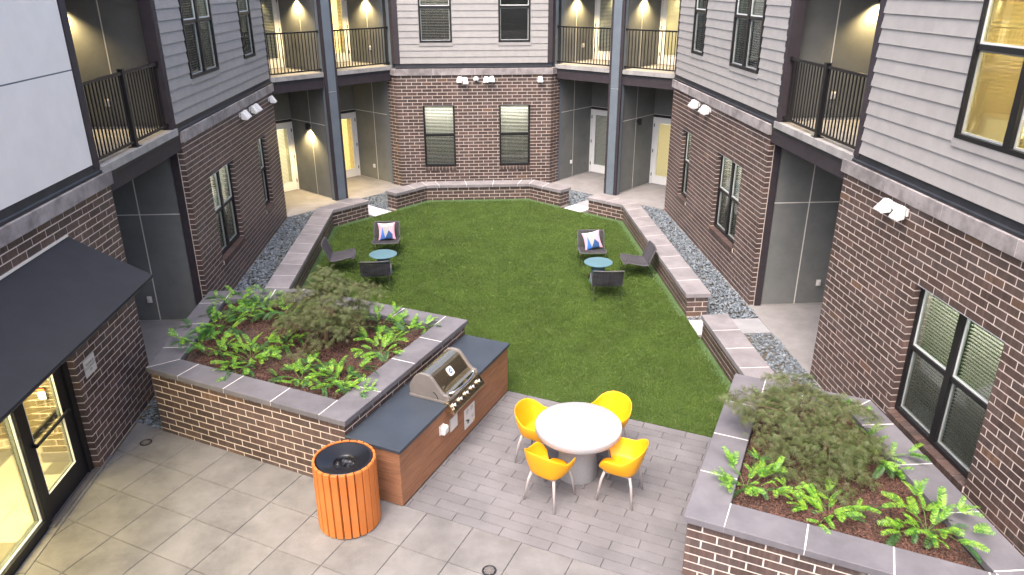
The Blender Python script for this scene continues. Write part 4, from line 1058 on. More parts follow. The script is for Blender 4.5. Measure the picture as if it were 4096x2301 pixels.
MB().box(VF, 8.115, 8.164, SU+.008, SU+.009, .145, .172).build('warning_label', M['yellow'], t)
t = thing('outlet_box', 'clear white outlet cover on the wood front left of the notice plate', 'outlet', T3(SU, 7.225, .53), 'weatherproof outlet boxes')
MB().box(VF, 7.165, 7.285, SU+.001, SU+.018, .465, .60).build('base_plate', M['white2'], t, bevel=.006)
MB().extrude(VF, [(SU+.0185, .475), (SU+.075, .475), (SU+.09, .50), (SU+.09, .575), (SU+.075, .595), (SU+.0185, .595)], 7.172, 7.278).build('cover', M['white2'], t, bevel=.012)

# ------------------------------------------------------------------ bin
CX, CY, CRD, CHT = -1.52, 7.335, .365, .90
bn = thing('litter_bin', 'round orange slatted litter bin with black lid beside the counter', 'bin', (CX, CY, 0))
MB().lathe([(0, .05), (CRD-.05, .05), (CRD-.045, .06), (CRD-.045, CHT-.04), (CRD-.06, CHT-.02)], (CX, CY, 0), 40).build('liner', M['blackgloss'], bn)
for z in (.12, .72): MB().lathe([(CRD-.045, z), (CRD-.032, z), (CRD-.032, z+.04), (CRD-.045, z+.04)], (CX, CY, 0), 40).build('hoop', M['black'], bn)
NS = 24; wv = 2*math.pi*CRD/NS*.88/2; m = MB()
prof = [(-wv, 0), (-wv+.006, .034)]; 
sv = []
for z, e in ((.02, 0), (CHT-.012, 0), (CHT, .008)):
    sv += [(-wv+e*.3, -.016+e*.3, z), (wv-e*.3, -.016+e*.3, z), (wv-.006-e*.3, .016-e, z), (-wv+.006+e*.3, .016-e, z)]
sf = [(3, 2, 1, 0), (8, 9, 10, 11)]+[(a*4+i, a*4+(i+1) % 4, a*4+4+(i+1) % 4, a*4+4+i) for a in range(2) for i in range(4)]
slat_me = MB().add(sv, sf).mesh('slat', M['orange'])
for k in range(NS):
    a = 2*math.pi*(k+.3)/NS; o = bpy.data.objects.new('slat', slat_me)
    o.matrix_basis = Matrix.Translation((CX+(CRD-.016)*math.cos(a), CY+(CRD-.016)*math.sin(a), rnd.uniform(-.002, .002)))@Matrix.Rotation(a-math.pi/2, 4, 'Z'); link(o, bn)
ld = MB().lathe([(CRD-.042, CHT-.035), (CRD-.036, CHT-.012), (CRD-.05, CHT-.004), (CRD-.07, CHT-.008), (.19, CHT-.052), (.135, CHT-.058), (.122, CHT-.066), (.12, CHT-.13)], (CX, CY, 0), 48).build('lid', M['blackgloss'], bn, smooth=True)
v = []; f = []; NB = 22
for i in range(7):
    for k in range(NB):
        r_ = .118*(1-i/6.5); a = 2*math.pi*k/NB
        v.append((CX+r_*math.cos(a), CY+r_*math.sin(a), CHT-.10-.02*i*.4+rnd.uniform(-.022, .022)))
for i in range(6):
    for k in range(NB): f.append((i*NB+k, i*NB+(k+1) % NB, (i+1)*NB+(k+1) % NB, (i+1)*NB+k))
f.append(tuple(6*NB+k for k in range(NB))); MB().add(v, f).build('bin_bag', M['bag'], bn)

# ------------------------------------------------------------------ dining table
TX, TY = 1.34, 8.08
t = thing('round_table', 'round white stone table on a drum base among the yellow chairs', 'table', (TX, TY, 0))
MB().lathe([(0, .0), (.262, .0), (.266, .01), (.238, .45), (.236, .67)], (TX, TY, 0), 56).build('pedestal', M['table'], t, smooth=True)
tp = MB().lathe([(.0, .66), (.525, .66), (.548, .668), (.558, .69), (.558, .735), (.552, .747), (.538, .752), (0, .752)], (TX, TY, 0), 72)
o = tp.build('tabletop', M['table'], t, smooth=True)
m = o.modifiers.new('split', 'EDGE_SPLIT'); m.split_angle = rad(40)

# ------------------------------------------------------------------ yellow chairs (front faces +y)
def yellow_chair():
    root = thing('armchair', '', 'chair')
    N, K = 40, 7; v, f = [], []
    phm = rad(142)
    def sup(ph, a, b, e): c, s_ = math.sin(ph), -math.cos(ph); k = (abs(c)**e+abs(s_)**e)**(-1/e); return c*a*k, s_*b*k
    for i in range(N+1):
        ph = -phm+2*phm*i/N; t_ = abs(ph)/phm
        # rim height: high at the back, low arms, dropping to the seat at the front
        zt = .815-.0*t_ if t_ < .0 else .0
        kb = max(0, 1-(abs(ph)/rad(72))**2.4)
        zt = .655+.155*kb
        if t_ > .80: zt -= .16*((t_-.80)/.20)**1.6
        xb, yb = sup(ph, .205, .205, 3.2); xt, yt = sup(ph, .292-.0*kb, .27, 2.6)
        yt -= .035*kb
        if t_ > .7: xt *= 1+.02*(t_-.7)/.3
        for j in range(K):
            s_ = j/(K-1); bul = math.sin(s_*math.pi/2)
            v.append((xb+(xt-xb)*bul, yb+(yt-yb)*(.55*s_+.45*bul), .425+(zt-.425)*s_+ (0 if j else 0)))
    for i in range(N):
        for j in range(K-1): f.append((i*K+j, (i+1)*K+j, (i+1)*K+j+1, i*K+j+1))
    # seat pan inside the lower ring
    base = len(v); rings = 4
    for q in range(1, rings+1):
        sc2 = 1-q/rings
        for i in range(N+1):
            x_, y_, _ = v[i*K]; v.append((x_*sc2, y_*sc2+.0*q, .425-.012*math.sin(min(1, q/2)*math.pi/2)))
    for i in range(N): f.append((i*K, base+i, base+i+1, (i+1)*K))
    for q in range(rings-1):
        for i in range(N): a_ = base+q*(N+1)+i; f.append((a_, a_+N+1, a_+N+2, a_+1))
    # front lip
    fb = len(v); e0, e1 = v[0], v[N*K]; L = 10
    for q in range(3):
        for i in range(L+1):
            s_ = i/L; x_ = e0[0]+(e1[0]-e0[0])*s_; yy = e0[1]+.10*math.sin(math.pi*s_)**.6
            sc2 = 1-q*.5
            v.append((x_*sc2*(1), yy*sc2, .425-(.012 if q else .006)+(-.01*math.sin(math.pi*s_) if q == 0 else 0)))
    for q in range(2):
        for i in range(L): a_ = fb+q*(L+1)+i; f.append((a_, a_+1, a_+L+2, a_+L+1))
    sh = MB().add(v, f).build('shell', M['yellow'], root, smooth=True)
    w_ = sh.modifiers.new('weld', 'WELD'); w_.merge_threshold = .002
    sd_ = sh.modifiers.new('thick', 'SOLIDIFY'); sd_.thickness = .014; sd_.offset = 0
    ss = sh.modifiers.new('smooth', 'SUBSURF'); ss.levels = 1; ss.render_levels = 1
    m = MB(); m.box(WF, -.17, .17, -.16, .18, .398, .412); m.build('seat_frame', M['taupe'], root)
    for sx in (-1, 1):
        for sy in (-1, 1):
            MB().tube([(sx*.165, sy*.16, .412), (sx*.19, sy*.19, .30), (sx*.232, sy*.232, 0)], [.019, .018, .012], 10).build('leg', M['taupe'], root, smooth=True)
    return root
def place(proto, first, x, y, rz, label, group, z=0):
    o = proto if first else copy_tree(proto)
    o.location = (x, y, z); o.rotation_euler = (0, 0, rz); o['label'] = label; o['group'] = group; return o
yc = yellow_chair()
YG = 'yellow chairs round the white table'
place(yc, True, .925, 7.60, rad(49-90), 'yellow armchair in front of the table, nearest the litter bin', YG)
place(yc, False, 1.815, 7.60, rad(151-90), 'yellow armchair turned sideways at the near right of the table', YG)
place(yc, False, .86, 8.42, rad(-34-90), 'yellow armchair at the far left of the table, nearest the counter', YG)
place(yc, False, 1.80, 8.52, rad(222-90), 'yellow armchair behind the table with its back to the turf', YG)

# ------------------------------------------------------------------ rope lounge chairs (front faces +y)
def lounge():
    root = thing('lounge_chair', '', 'chair')
    P = [(.36, .345), (.345, .362), (.30, .362), (.18, .335), (.05, .305), (-.06, .285), (-.13, .284), (-.175, .31), (-.215, .38), (-.265, .50), (-.31, .61), (-.335, .665)]
    W_ = .29; NC = 27
    m = MB()
    for k in range(NC):
        x_ = -W_+2*W_*k/(NC-1); q = abs(x_)/W_
        pts = [(x_*(1+.0*i), y_+ .03*q*q*(1 if i > 7 else 0)+(-.025*q**3 if i < 2 else 0), z_+.022*q*q*(1 if 1 < i < 7 else 0)) for i, (y_, z_) in enumerate(P)]
        m.tube(pts, .0102, 5)
    m.build('woven_seat', M['rope'], root)
    m = MB()
    edge = [(-W_-.012, y_+(.03 if i > 7 else 0)+(-.025 if i < 2 else 0), z_+(.022 if 1 < i < 7 else 0)) for i, (y_, z_) in enumerate(P)]
    topc = [(-W_-.012+(2*W_+.024)*k/10, -.335+.03*abs(k/5-1)**2-.004, .668) for k in range(11)]
    fr_ = [(-W_-.012+(2*W_+.024)*k/10, .36-.025*abs(k/5-1)**3, .342) for k in range(11)]
    m.tube(edge, .013, 6); m.tube([(-x_, y_, z_) for x_, y_, z_ in edge], .013, 6); m.tube(topc, .014, 6); m.tube(fr_, .012, 6)
    for i in (5, 6): m.tube([(-W_, P[i][0], P[i][1]-.012), (W_, P[i][0], P[i][1]-.012)], .008, 6)
    m.build('seat_frame', M['ropetrim'], root)
    for sx in (-1, 1):
        MB().tube([(sx*.26, .27, .345), (sx*.285, .33, .0)], .0065, 6).build('leg', M['black'], root)
        MB().tube([(sx*.26, -.14, .285), (sx*.285, -.30, .0)], .0065, 6).build('leg', M['black'], root)
    m = MB(); m.tube([(-.285, .33, .012), (.0, .0, .10), (.285, -.30, .012)], .0055, 6); m.tube([(.285, .33, .012), (.0, .0, .10), (-.285, -.30, .012)], .0055, 6)
    m.build('cross_brace', M['black'], root)
    return root
lc = lounge(); LG = 'dark rope lounge chairs on the turf'
place(lc, True, -1.97, 16.98, rad(180), 'dark rope lounge chair with a cushion in the left seating group', LG)
place(lc, False, -2.93, 15.90, rad(-90+3), 'dark rope lounge chair seen side on against the left low wall', LG)
place(lc, False, -1.985, 14.84, rad(3), 'dark rope lounge chair seen from behind next to the maple', LG)
place(lc, False, 2.80, 15.98, rad(180-4), 'dark rope lounge chair with a tilted cushion in the right seating group', LG)
place(lc, False, 3.70, 15.16, rad(90), 'dark rope lounge chair seen side on against the right low wall', LG)
place(lc, False, 2.78, 13.97, rad(-4), 'dark rope lounge chair seen from behind in the right seating group', LG)
def side_table(x, y, label):
    t = thing('side_table', label, 'side table', (x, y, 0), 'round teal side tables')
    MB().lathe([(0, .432), (.298, .432), (.305, .436), (.305, .446), (.298, .451), (0, .451)], (x, y, 0), 48).build('table_top', M['teal'], t)
    MB().lathe([(0, .005), (.19, .005), (.186, .02), (.145, .25), (.15, .4315)], (x, y, 0), 36).build('pedestal', M['teal'], t, smooth=True)
side_table(-1.912, 15.62, 'round teal side table in the left seating group'); side_table(2.75, 14.79, 'round teal side table in the right seating group')
def cushion(x, y, z, rz, tilt, roll, label):
    t = bpy.data.objects.new('cushion', None)
    n = 84; v, f, mi = [], [], []; S_ = .212
    polys = [(2, [(-.52, .60), (.78, .70), (.30, .12), (-.20, -.84)]), (3, [(-.20, -.86), (.30, .13), (.74, -.42), (.60, -1.1), (-.3, -1.1)]), (4, [(-.53, .60), (-.20, -.86), (-.3, -1.1), (-.86, -1.1), (-.72, -.5)]),
             (1, [(-.80, .84), (-.52, .60), (.78, .70), (.72, 1.1), (-.9, 1.1)])]
    def colour(a, b):          # a right, b up in -1..1
        for c_, p_ in polys:
            if inpoly(p_, np.array([a]), np.array([b]))[0]: return c_
        return 0
    for side in (1, -1):
        b0 = len(v)
        for j in range(n+1):
            for i in range(n+1):
                a, b = 2*i/n-1, 2*j/n-1; e = (1-a*a)*(1-b*b); pin = 1-.10*(1-a*a)*abs(b)**3*0
                xx = a*S_*(1-.13*(1-b*b)); zz = b*S_*(1-.13*(1-a*a)); th = .062*max(e, 0)**.42
                v.append((xx, side*th, zz))
        for j in range(n):
            for i in range(n):
                q = (b0+j*(n+1)+i, b0+j*(n+1)+i+1, b0+(j+1)*(n+1)+i+1, b0+(j+1)*(n+1)+i); f.append(q if side < 0 else q[::-1])
                a, b = 2*(i+.5)/n-1, 2*(j+.5)/n-1; mi.append(colour(a, b) if side < 0 else 0)
    mb = MB(); mb.v, mb.f, mb.m = v, f, mi
    o = mb.build('cushion', [M['pink'], M['pwhite'], M['pgrey'], M['navy'], M['cobalt']], None, smooth=True)
    w_ = o.modifiers.new('weld', 'WELD'); w_.merge_threshold = .0005
    bpy.data.objects.remove(t)
    o.matrix_basis = Matrix.Translation((x, y, z))@Matrix.Rotation(rz, 4, 'Z')@Matrix.Rotation(tilt, 4, 'X')@Matrix.Rotation(roll, 4, 'Y')
    tag(o, label, 'cushion', 'patterned cushions')
cushion(-1.96, 17.06, .505, 0, rad(-24), rad(-2), 'pink, white, grey and blue cushion on the left lounge chair')
cushion(2.82, 16.06, .505, rad(-3), rad(-24), rad(-12), 'tilted pink, white, grey and blue cushion on the right lounge chair')

# ------------------------------------------------------------------ drains
for x, y, s in ((-4.63, 9.165, 'between the brick wall and the planter'), (.126, 6.385, 'at the bottom edge of the photo')):
    t = thing('floor_drain', f'round dark metal floor drain {s}', 'drain', (x, y, 0), 'floor drains')
    MB().lathe([(0, .0025), (.082, .0025), (.082, .006), (.07, .0075), (.066, .0055), (0, .0055)], (x, y, 0), 28).build('drain_rim', M['castgrey'] if 0 else M['black'], t)
    m = MB()
    for rr in (.02, .036, .052):
        m.lathe([(rr-.0045, .0055), (rr-.0045, .0085), (rr+.0045, .0085), (rr+.0045, .0055)], (x, y, 0), 20)
    for k in range(4):
        a = math.pi*k/4; c_, s_ = math.cos(a), math.sin(a); m.box(F((x, y), (c_, s_), (-s_, c_)), -.066, .066, -.003, .003, .0056, .0078+.0001*k)
    m.build('grate', M['castgrey'], t)
# ------------------------------------------------------------------ entrance
XS = -5.1
st = thing('glass_storefront', 'black framed glass entrance door and side light under the awning', 'entrance', (XS, 6.8, 0))
LF = F((XS, 0), (0, 1), (1, 0)); B_ = M['black']
m = MB(); m.box(LF, 8.49, 8.594, -.12, .015, 0, 2.5); m.box(LF, 7.40, 7.50, -.12, .015, 0, 2.5); m.box(LF, 2.7, 2.8, -.12, .015, 0, 2.5)
m.box(LF, 2.8, 7.40, -.12, .014, 0, .12); m.box(LF, 2.8, 8.49, -.12, .014, 2.36, 2.5); m.box(LF, 5.05, 5.13, -.12, .013, .12, 2.36); m.build('frame', B_, st)
m = MB(); m.box(LF, 7.505, 7.63, -.07, -.015, .012, 2.35); m.box(LF, 8.295, 8.485, -.07, -.015, .012, 2.35); m.box(LF, 7.63, 8.295, -.07, -.0155, .012, .32); m.box(LF, 7.63, 8.295, -.07, -.0155, 2.2, 2.35)
dr = m.build('entrance_door', B_, st)
MB().box(LF, 7.63, 8.295, -.045, -.038, .32, 2.2).build('door_glass', M['doorglass'], dr)
MB().tube([LF.pt(7.60, .03, 1.03), LF.pt(8.38, .03, 1.05)], .02, 8).tube([LF.pt(7.60, -.02, 1.03), LF.pt(7.60, .035, 1.03)], .025, 8).tube([LF.pt(8.36, -.02, 1.05), LF.pt(8.36, .035, 1.05)], .025, 8).box(LF, 7.62, 8.40, -.10, -.072, 1.0, 1.09).build('push_bar', B_, dr)
m = MB()
for a, b, c, d in ((7.63, 7.636, .32, 2.2), (8.289, 8.295, .32, 2.2), (7.636, 8.289, .32, .326)): m.box(LF, a, b, -.037, -.012, c, d)
m.build('glazing_bead', M['vinyl'], dr)
for a, b in ((2.8, 5.05), (5.13, 7.40)): MB().box(LF, a, b, -.06, -.052, .12, 2.36).build('side_pane', M['doorglass'], st)
m = MB(); m.box(LF, 5.13, 7.40, -.05, -.02, .121, .135); m.box(LF, 7.388, 7.40, -.05, -.02, .135, 2.36); m.build('glazing_bead', M['vinyl'], st)
MB().box(LF, 7.42, 8.56, .016, .085, .001, .018).box(LF, 7.5, 8.49, -.12, .0, -.02, .0115).build('threshold', M['chrome'] if 0 else M['castgrey'], st)
# lobby behind it
lb = thing('entrance_lobby', 'warmly lit lobby with chequered floor tiles behind the glass door', 'lobby', (-6.6, 6.5, 0))
MB().prism([(-9, 2.7), (XS-.125, 2.7), (XS-.125, 9.4), (-9, 9.4)], -.12, -.012).build('floor_base', M['bed'], lb)
M['lt1'] = mk('beige_floor_tile', (.30, .275, .22), (.35, .32, .26), 4, .45); M['lt2'] = mk('taupe_floor_tile', (.105, .095, .072), (.135, .122, .095), 4, .45)
for i in range(6):
    for j in range(11):
        x0, y0 = -5.05-.65*(i+1), 2.64+.65*j
        x1, y1 = min(x0+.645, XS-.126), min(y0+.645, 9.395)
        if y1-y0 < .05: continue
        MB().prism([(x0, y0), (x1, y0), (x1, y1), (x0, y1)], -.011, .006, .002).build('floor_tile', M['lt1'] if (i*2+j*3+(i*j) % 3) % 4 < 2 else M['lt2'], lb)
lbr = mk_brick('lobby_brick')
M['lbr'] = mk('olive_lobby_brick', (.13, .10, .055), (.17, .135, .075), 4, .7, rnd_=.12)
WF9 = F((0, 9.4), (1, 0), (0, -1)); PF = F((0, 8.78), (1, 0), (0, -1))
m = MB(); m.box(WF9, -9, -5.26, -.2, -.005, -.01, 2.75); m.box(F((-9, 0), (0, 1), (1, 0)), 2.7, 9.4, -.2, 0, -.01, 2.75); m.box(F((0, 2.6), (1, 0), (0, 1)), -9, -5.25, -.1, 0, -.01, 2.75); m.build('lobby_wall', M['lbr'], lb)
MB().box(F((0, 0), (1, 0), (0, 1)), -9, -5.25, 2.6, 9.5, 2.75, 2.85).build('lobby_ceiling', M['white'], lb)
m = MB(); m.box(PF, -5.80, -5.27, -.5, -.005, .15, 2.74); pr = m.build('pier', M['mortar'], lb)
for b in courses(PF, -5.80, -5.27, .15, 2.65, (), .1016, .405, .06): m2 = MB().box(b[0], b[1], b[2], -.06, b[5], b[3], b[4]); m2.build('pier_brick', M['lbr'], pr)
MB().box(PF, -5.83, -5.27, -.5, .02, .006, .15).build('skirting', M['castgrey'], lb)
kp = thing('door_keypad', 'small keypad with white keys and a glowing red light on the lobby wall', 'keypad', (-5.585, 8.75, 1.0))
k0 = PF
MB().box(k0, -5.64, -5.535, .001, .035, .985, 1.155).build('keypad_body', B_, kp)
for i in range(3):
    for j in range(4): MB().box(k0, -5.628+i*.031, -5.604+i*.031, .035, .039, .997+j*.029, 1.019+j*.029).build('key', M['keywhite'], kp)
MB().box(k0, -5.632, -5.545, .035, .040, 1.125, 1.147).build('signal_light', M['keyred'], kp)
cl_ = MB().prism([(-6.9, 3.9), (-5.4, 3.9), (-5.4, 8.5), (-6.9, 8.5)], 2.72, 2.745).build('ceiling_lamp', mk_emit('lobby_lamp', (1, .80, .48), 1.2), lb)
al = bpy.data.lights.new('lobby_light', 'AREA'); al.shape = 'RECTANGLE'; al.size = 1.5; al.size_y = 4.6; al.energy = 340; al.color = (1, .78, .40)
ao = bpy.data.objects.new('lobby_light', al); ao.location = (-6.15, 6.2, 2.70); link(ao, lb)

# awning
aw = thing('awning', 'black fabric awning sloping out over the entrance door', 'awning', (XL, 6, 2.55))
y0, y1 = 2.6, 9.12; tx, tz, wz = -4.055, 2.55, 3.085
def sheet(dz, a): return [(XL+.004, y0, wz-dz), (tx, y0, tz-dz), (tx, y1, tz-dz), (XL+.004, y1, wz-dz)]
nx = 24
v, f = [], []
for lay in (0, .022):
    for i in range(nx+1):
        for j in range(9):
            y = y0+(y1-y0)*i/nx; t_ = j/8; sag = -.010*math.sin(math.pi*t_)*(.6+.4*math.sin(y*2.1))
            v.append((XL+.004+(tx-XL-.004)*t_, y, wz+(tz-wz)*t_+sag-lay))
k = (nx+1)*9
for i in range(nx):
    for j in range(8): a = i*9+j; f += [(a, a+1, a+10, a+9)[::-1], (k+a, k+a+1, k+a+10, k+a+9)]
for i in range(nx): f.append((i*9+8, i*9+17, k+i*9+17, k+i*9+8)); f.append((i*9, i*9+9, k+i*9+9, k+i*9))
for j in range(8): f.append((nx*9+j, nx*9+j+1, k+nx*9+j+1, k+nx*9+j)); f.append((j, j+1, k+j+1, k+j))
MB().add(v, f).build('canopy', M['awning'], aw, smooth=False)
m = MB().tube([(tx-.02, y0, tz-.035), (tx-.02, y1-.01, tz-.035)], .018, 6)
for y in (y1-.02, 6.9, 4.7): m.tube([(XL+.02, y, wz-.05), (tx-.02, y, tz-.035)], .016, 6); m.tube([(XL+.02, y, tz-.04), (tx-.02, y, tz-.036)], .014, 6)
m.build('awning_frame', B_, aw)
MB().box(LW, y0, y1, .001, .018, wz+.002, wz+.024).build('sealant_strip', M['reveal'], aw)

# occupancy sign
sg = thing('wall_sign', 'pale maximum occupancy sign on the brick beside the entrance door', 'sign', (XL, 8.915, 1.26))
MB().box(LW, 8.772, 9.058, .002, .012, 1.262, 1.50).build('sign_plate', mk('sign_face', (.62, .60, .55), None, 3, .5), sg)
def text(body, size, y, z, parent):
    cu = bpy.data.curves.new('lettering', 'FONT'); cu.body = body; cu.size = size; cu.align_x = 'CENTER'; cu.align_y = 'CENTER'; cu.extrude = .0006
    tmp = bpy.data.objects.new('lettering', cu); COL.objects.link(tmp)
    dg = bpy.context.evaluated_depsgraph_get(); me = bpy.data.meshes.new_from_object(tmp.evaluated_get(dg)); bpy.data.objects.remove(tmp)
    me.materials.clear(); me.materials.append(M['castgrey']); o = bpy.data.objects.new('lettering', me)
    # x to +Y, y to +Z, facing +X
    o.matrix_basis = Matrix(((0, 0, 1, XL+.0132), (1, 0, 0, y), (0, 1, 0, z), (0, 0, 0, 1))); link(o, parent)
for s_, z in (('MAXIMUM', 1.425), ('OCCUPANCY', 1.378), ('185', 1.328)): text(s_, .046, 8.915, z, sg)

# ------------------------------------------------------------------ plants
def frond_mesh(L, W_, droop, seed, mat):
    """a yew spray: curved midrib with two rows of short flat needles"""
    r_ = random.Random(seed); v, f = [], []; n = 17
    def mid(t_): return Vector((0, L*t_, .10*L*math.sin(t_*2.2)-droop*L*t_*t_))
    for i in range(n):
        t0 = .08+.90*i/n; p = mid(t0); q = mid(min(1, t0+.055)); d = (q-p).normalized()
        wl = W_*(.55+.9*math.sin(math.pi*min(1, .12+t0*.88))**.7)*(1 if i < n-1 else .6)
        for s_ in (-1, 1):
            tip = p+Vector((s_*wl*.86, wl*.52, -.10*wl+r_.uniform(-.01, .01)*L)); b = len(v); hw = L*.017
            mp = (p+tip)/2
            v += [p-d*hw*.8, p+d*hw*.8, mp+d*hw*1.15+Vector((0, 0, .08*wl)), tip, mp-d*hw*1.15+Vector((0, 0, .08*wl))]
            f.append((b, b+4, b+3, b+2, b+1) if s_ > 0 else (b, b+1, b+2, b+3, b+4))
    return MB().add(v, f).mesh('frond', mat)
FR = [frond_mesh(1, .15, .18, i, M['frond']) for i in range(3)]; FD = [frond_mesh(1, .15, .25, i+9, M['frondd']) for i in range(3)]
def yew(x, y, z, size, label, n=18, dark=.3, lean=(0, 0), seed=0):
    r_ = random.Random(seed+int(x*100)+int(y*37)); t = thing('plum_yew', label, 'plant', (x, y, z), 'low plum yew plants in the planters')
    sm = MB(); spots = []
    ns = max(4, n//4)
    for k in range(ns):
        a = 2*math.pi*(k+r_.uniform(-.3, .3))/ns; el = r_.uniform(.35, 1.0); L = size*r_.uniform(.45, .8)
        d = Vector((math.cos(a)*math.cos(el)+lean[0], math.sin(a)*math.cos(el)+lean[1], math.sin(el))).normalized()
        p0 = Vector((x, y, z-.01)); p1 = p0+d*L*.55; p2 = p1+(d+Vector((math.cos(a)*.5, math.sin(a)*.5, -.35))).normalized()*L*.5
        p1.z = max(p1.z, z+.035); p2.z = max(p2.z, z+.045)
        sm.tube([p0, p1, p2], [.005, .004, .003], 5); spots += [(p1, a), (p2, a), (p2, a)]
        if k % 2: spots.append((p0+d*L*.3, a))
    sm.build('stem', M['stem'], t)
    n = int(n*1.7)
    for k in range(n):
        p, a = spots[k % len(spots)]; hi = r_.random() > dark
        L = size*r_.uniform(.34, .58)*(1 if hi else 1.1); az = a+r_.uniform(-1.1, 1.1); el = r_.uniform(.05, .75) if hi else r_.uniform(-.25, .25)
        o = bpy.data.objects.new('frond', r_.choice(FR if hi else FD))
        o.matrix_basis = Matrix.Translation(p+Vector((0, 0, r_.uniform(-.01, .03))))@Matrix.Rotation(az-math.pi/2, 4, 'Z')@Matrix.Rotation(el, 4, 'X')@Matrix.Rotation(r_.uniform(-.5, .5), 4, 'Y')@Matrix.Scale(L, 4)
        link(o, t)
    return t
ZA, ZB2 = .965, .96
YA = [(-2.36, 9.10, .40, 24, .25, 'bright yew clump at the middle of the planter front, beside the cap stones'),
      (-1.80, 8.93, .46, 34, .3, 'large yew spilling over the near right corner of the left planter'),
      (-1.52, 8.62, .34, 18, .5, 'yew trailing over the cap stones at the corner behind the litter bin'),
      (-3.20, 9.72, .52, 32, .15, 'bright spreading yew left of centre in the left planter'),
      (-3.28, 9.30, .30, 12, .6, 'small yew hanging over the front cap stones of the left planter'),
      (-3.72, 9.98, .36, 18, .35, 'yew between the front cap stones and the left edge'),
      (-4.08, 10.22, .44, 24, .4, 'yew reaching over the near left corner of the left planter'),
      (-3.98, 10.85, .50, 34, .75, 'dark green yew along the left edge of the left planter'),
      (-3.62, 11.25, .42, 24, .55, 'mid green yew near the left edge, behind the dark one'),
      (-3.98, 11.80, .44, 26, .5, 'yew in the back left corner of the left planter'),
      (-3.45, 11.75, .40, 24, .55, 'yew along the back cap stones of the left planter'),
      (-2.98, 11.20, .44, 24, .5, 'yew at the back left of the left maple'),
      (-2.80, 10.18, .36, 18, .45, 'yew just left of the left maple trunk'),
      (-2.30, 9.72, .16, 5, .0, 'tiny bright yew shoot in front of the left maple'),
      (-1.34, 9.86, .44, 30, .25, 'bright yew on the right side of the left planter'),
      (-1.42, 10.78, .44, 28, .6, 'dark yew at the right of the left maple'),
      (-.98, 10.52, .40, 20, .15, 'bright upright yew in the back right corner of the left planter'),
      (-.72, 10.58, .26, 10, .2, 'small yew arching over the back right cap stones')]
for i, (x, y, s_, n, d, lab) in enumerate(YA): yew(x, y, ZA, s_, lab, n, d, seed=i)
YB_ = [(2.90, 6.40, .44, 30, .1, 'bright yew in the near left corner of the right planter'),
       (3.60, 5.92, .42, 26, .15, 'yew in the middle of the front edge of the right planter'),
       (4.45, 5.62, .48, 36, .1, 'largest bright yew at the right of the right planter'),
       (4.50, 6.72, .46, 26, .2, 'yew reaching across the right cap stones towards the window'),
       (4.68, 7.66, .32, 16, .2, 'yew at the far right corner of the right planter, below the window'),
       (3.68, 8.05, .24, 10, .1, 'yew peeping out behind the right maple'),
       (3.30, 6.28, .26, 10, .1, 'small yew shoot beside the near left yew of the right planter')]
for i, (x, y, s_, n, d, lab) in enumerate(YB_): yew(x, y, ZB2, s_, lab, n, d, seed=40+i)

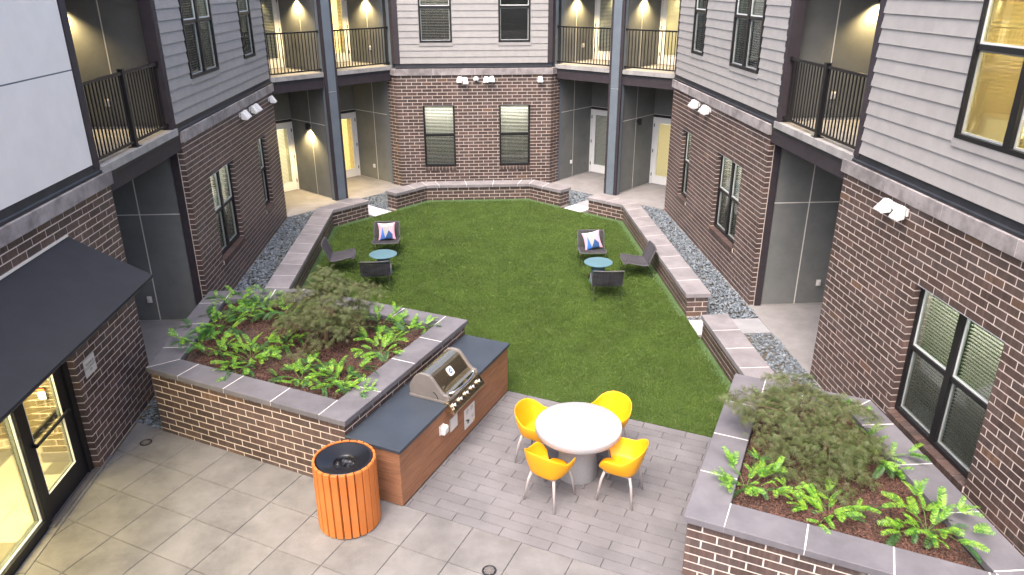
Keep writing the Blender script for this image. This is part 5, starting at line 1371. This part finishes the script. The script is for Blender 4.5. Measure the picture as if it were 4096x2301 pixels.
# ------------------------------------------------------------------ laceleaf maples
def leaf_mesh_arrays():
    pts, fs = [], []
    for a in (-72, -44, -20, 0, 20, 44, 72):
        L = 1-.0055*abs(a); ca, sa = math.sin(rad(a)), math.cos(rad(a)); b = len(pts)
        px, py = sa, -ca
        for t_, w_, dz in ((.0, .010, 0), (.5, .026, .03), (1, .0, -.20)):
            c = (ca*L*t_, sa*L*t_, dz*L)
            if w_: pts += [(c[0]-px*w_, c[1]-py*w_, c[2]), (c[0]+px*w_, c[1]+py*w_, c[2])]
            else: pts.append(c)
        fs += [(b, b+1, b+3), (b, b+3, b+2), (b+2, b+3, b+4)]
    return np.array(pts), np.array(fs)
LP, LFc = leaf_mesh_arrays()
def maple(x, y, z, layers, label, seed, nleaf, fork):
    """layers: (dx,dy,dz,radius,thickness,weight) clouds of drooping foliage hung on arching limbs"""
    r_ = np.random.default_rng(seed); pr = random.Random(seed)
    t = thing('laceleaf_maple', label, 'tree', (x, y, z), 'laceleaf maples in the planters')
    base = Vector((x, y, z-.02)); top = Vector((x+fork[0], y+fork[1], z+fork[2])); m = MB()
    m.tube([base, base.lerp(top, .4)+Vector((.012, 0, 0)), top], [.030, .024, .018], 8)
    m.tube([base+Vector((.03, .01, 0)), base.lerp(top, .5)+Vector((.03, .01, 0)), top+Vector((.01, 0, -.03))], [.018, .016, .012], 7); m.build('trunk', M['bark'], t, smooth=True)
    limb = MB(); tips = []
    tot = sum(l[5] for l in layers); C_, RD = [], []
    for dx, dy, dz, R_, th, w_ in layers:
        c = Vector((x+dx, y+dy, z+dz)); mid = top.lerp(c, .55)+Vector((0, 0, .06)); limb.tube([top, mid, c], [.007, .005, .003], 6)
        k_ = max(4, int(R_*R_*46+3))
        for k in range(k_):
            a = 6.283*k*.618+pr.uniform(-.4, .4); q = math.sqrt((k+.4)/k_)*pr.uniform(.9, 1.08); rr = R_*q
            e = c+Vector((math.cos(a)*rr, math.sin(a)*rr, th*(.35-.9*q*q)+pr.uniform(-.03, .04))); e.z = max(e.z, z+.05)
            mm_ = c.lerp(e, .5)+Vector((0, 0, .05)); limb.tube([c, mm_, e], [.0035, .0025, .0015], 4)
            n = int(nleaf*w_/tot/k_); cr_ = .115*pr.uniform(.75, 1.2)
            P = r_.normal(0, 1, (n, 3))*np.array([cr_*.62, cr_*.62, .026])
            out = P[:, 0]*math.cos(a)+P[:, 1]*math.sin(a); P[:, 2] -= .55*np.maximum(out, 0)+.12*np.hypot(P[:, 0], P[:, 1])
            Q = P+np.array(e); Q[:, 2] = np.maximum(Q[:, 2], z+.03); C_.append(Q); RD.append(np.arctan2(P[:, 1]+.5*cr_*math.sin(a), P[:, 0]+.5*cr_*math.cos(a)))
    limb.build('branch', M['twig'], t)
    C_ = np.concatenate(C_); az = np.concatenate(RD)+r_.normal(0, .5, len(C_)); n = len(C_)
    L = r_.uniform(.05, .10, n)[:, None, None]; el = r_.normal(-.30, .45, n)[:, None]; ro = r_.normal(0, .5, n)[:, None]
    P = LP[None]*L
    P = np.stack([P[..., 0]*np.cos(ro)+P[..., 2]*np.sin(ro), P[..., 1], -P[..., 0]*np.sin(ro)+P[..., 2]*np.cos(ro)], -1)
    P = np.stack([P[..., 0], P[..., 1]*np.cos(el)-P[..., 2]*np.sin(el), P[..., 1]*np.sin(el)+P[..., 2]*np.cos(el)], -1)
    b = (az-math.pi/2)[:, None]
    P = np.stack([P[..., 0]*np.cos(b)-P[..., 1]*np.sin(b), P[..., 0]*np.sin(b)+P[..., 1]*np.cos(b), P[..., 2]], -1)+C_[:, None, :]
    Fc = (LFc[None]+np.arange(n)[:, None, None]*len(LP)).reshape(-1, 3)
    # one island per leaf: lobes share the first vertex pair
    npmesh('crown', P.reshape(-1, 3), Fc, M['maple'], t)
maple(-2.21, 10.2, .955, [(.03, .05, .68, .52, .30, 3.0), (-.34, .0, .50, .34, .24, 1.3), (.36, .0, .46, .34, .24, 1.2), (.02, -.24, .46, .30, .20, .9), (.12, .22, .90, .32, .16, 1.2), (.02, .30, 1.04, .18, .12, .6),
    (.52, .22, .82, .24, .12, .7), (.76, .30, .78, .10, .06, .2), (-.42, .22, .70, .26, .16, .8), (-.22, -.62, .13, .20, .07, .3), (.45, .30, .50, .30, .22, .7)],
    'feathery brownish laceleaf maple in the planter beside the grill', 5, 4800, (.03, .02, .62))
maple(3.90, 6.76, .95, [(-.08, .40, .56, .56, .26, 2.6), (-.46, .34, .44, .36, .24, 1.3), (.40, .36, .48, .36, .24, 1.2), (.0, .0, .46, .38, .24, 1.4), (-.35, -.04, .28, .30, .20, 1.0), (.36, -.02, .34, .26, .2, .8), (-.05, .80, .58, .40, .14, 1.1),
    (-.62, .66, .52, .22, .08, .5), (-.88, .60, .52, .10, .06, .2), (.04, -.32, .20, .28, .14, .8), (-.16, -.50, .12, .20, .08, .4)],
    'wide brownish laceleaf maple in the lower right planter', 8, 5600, (.03, .06, .42))
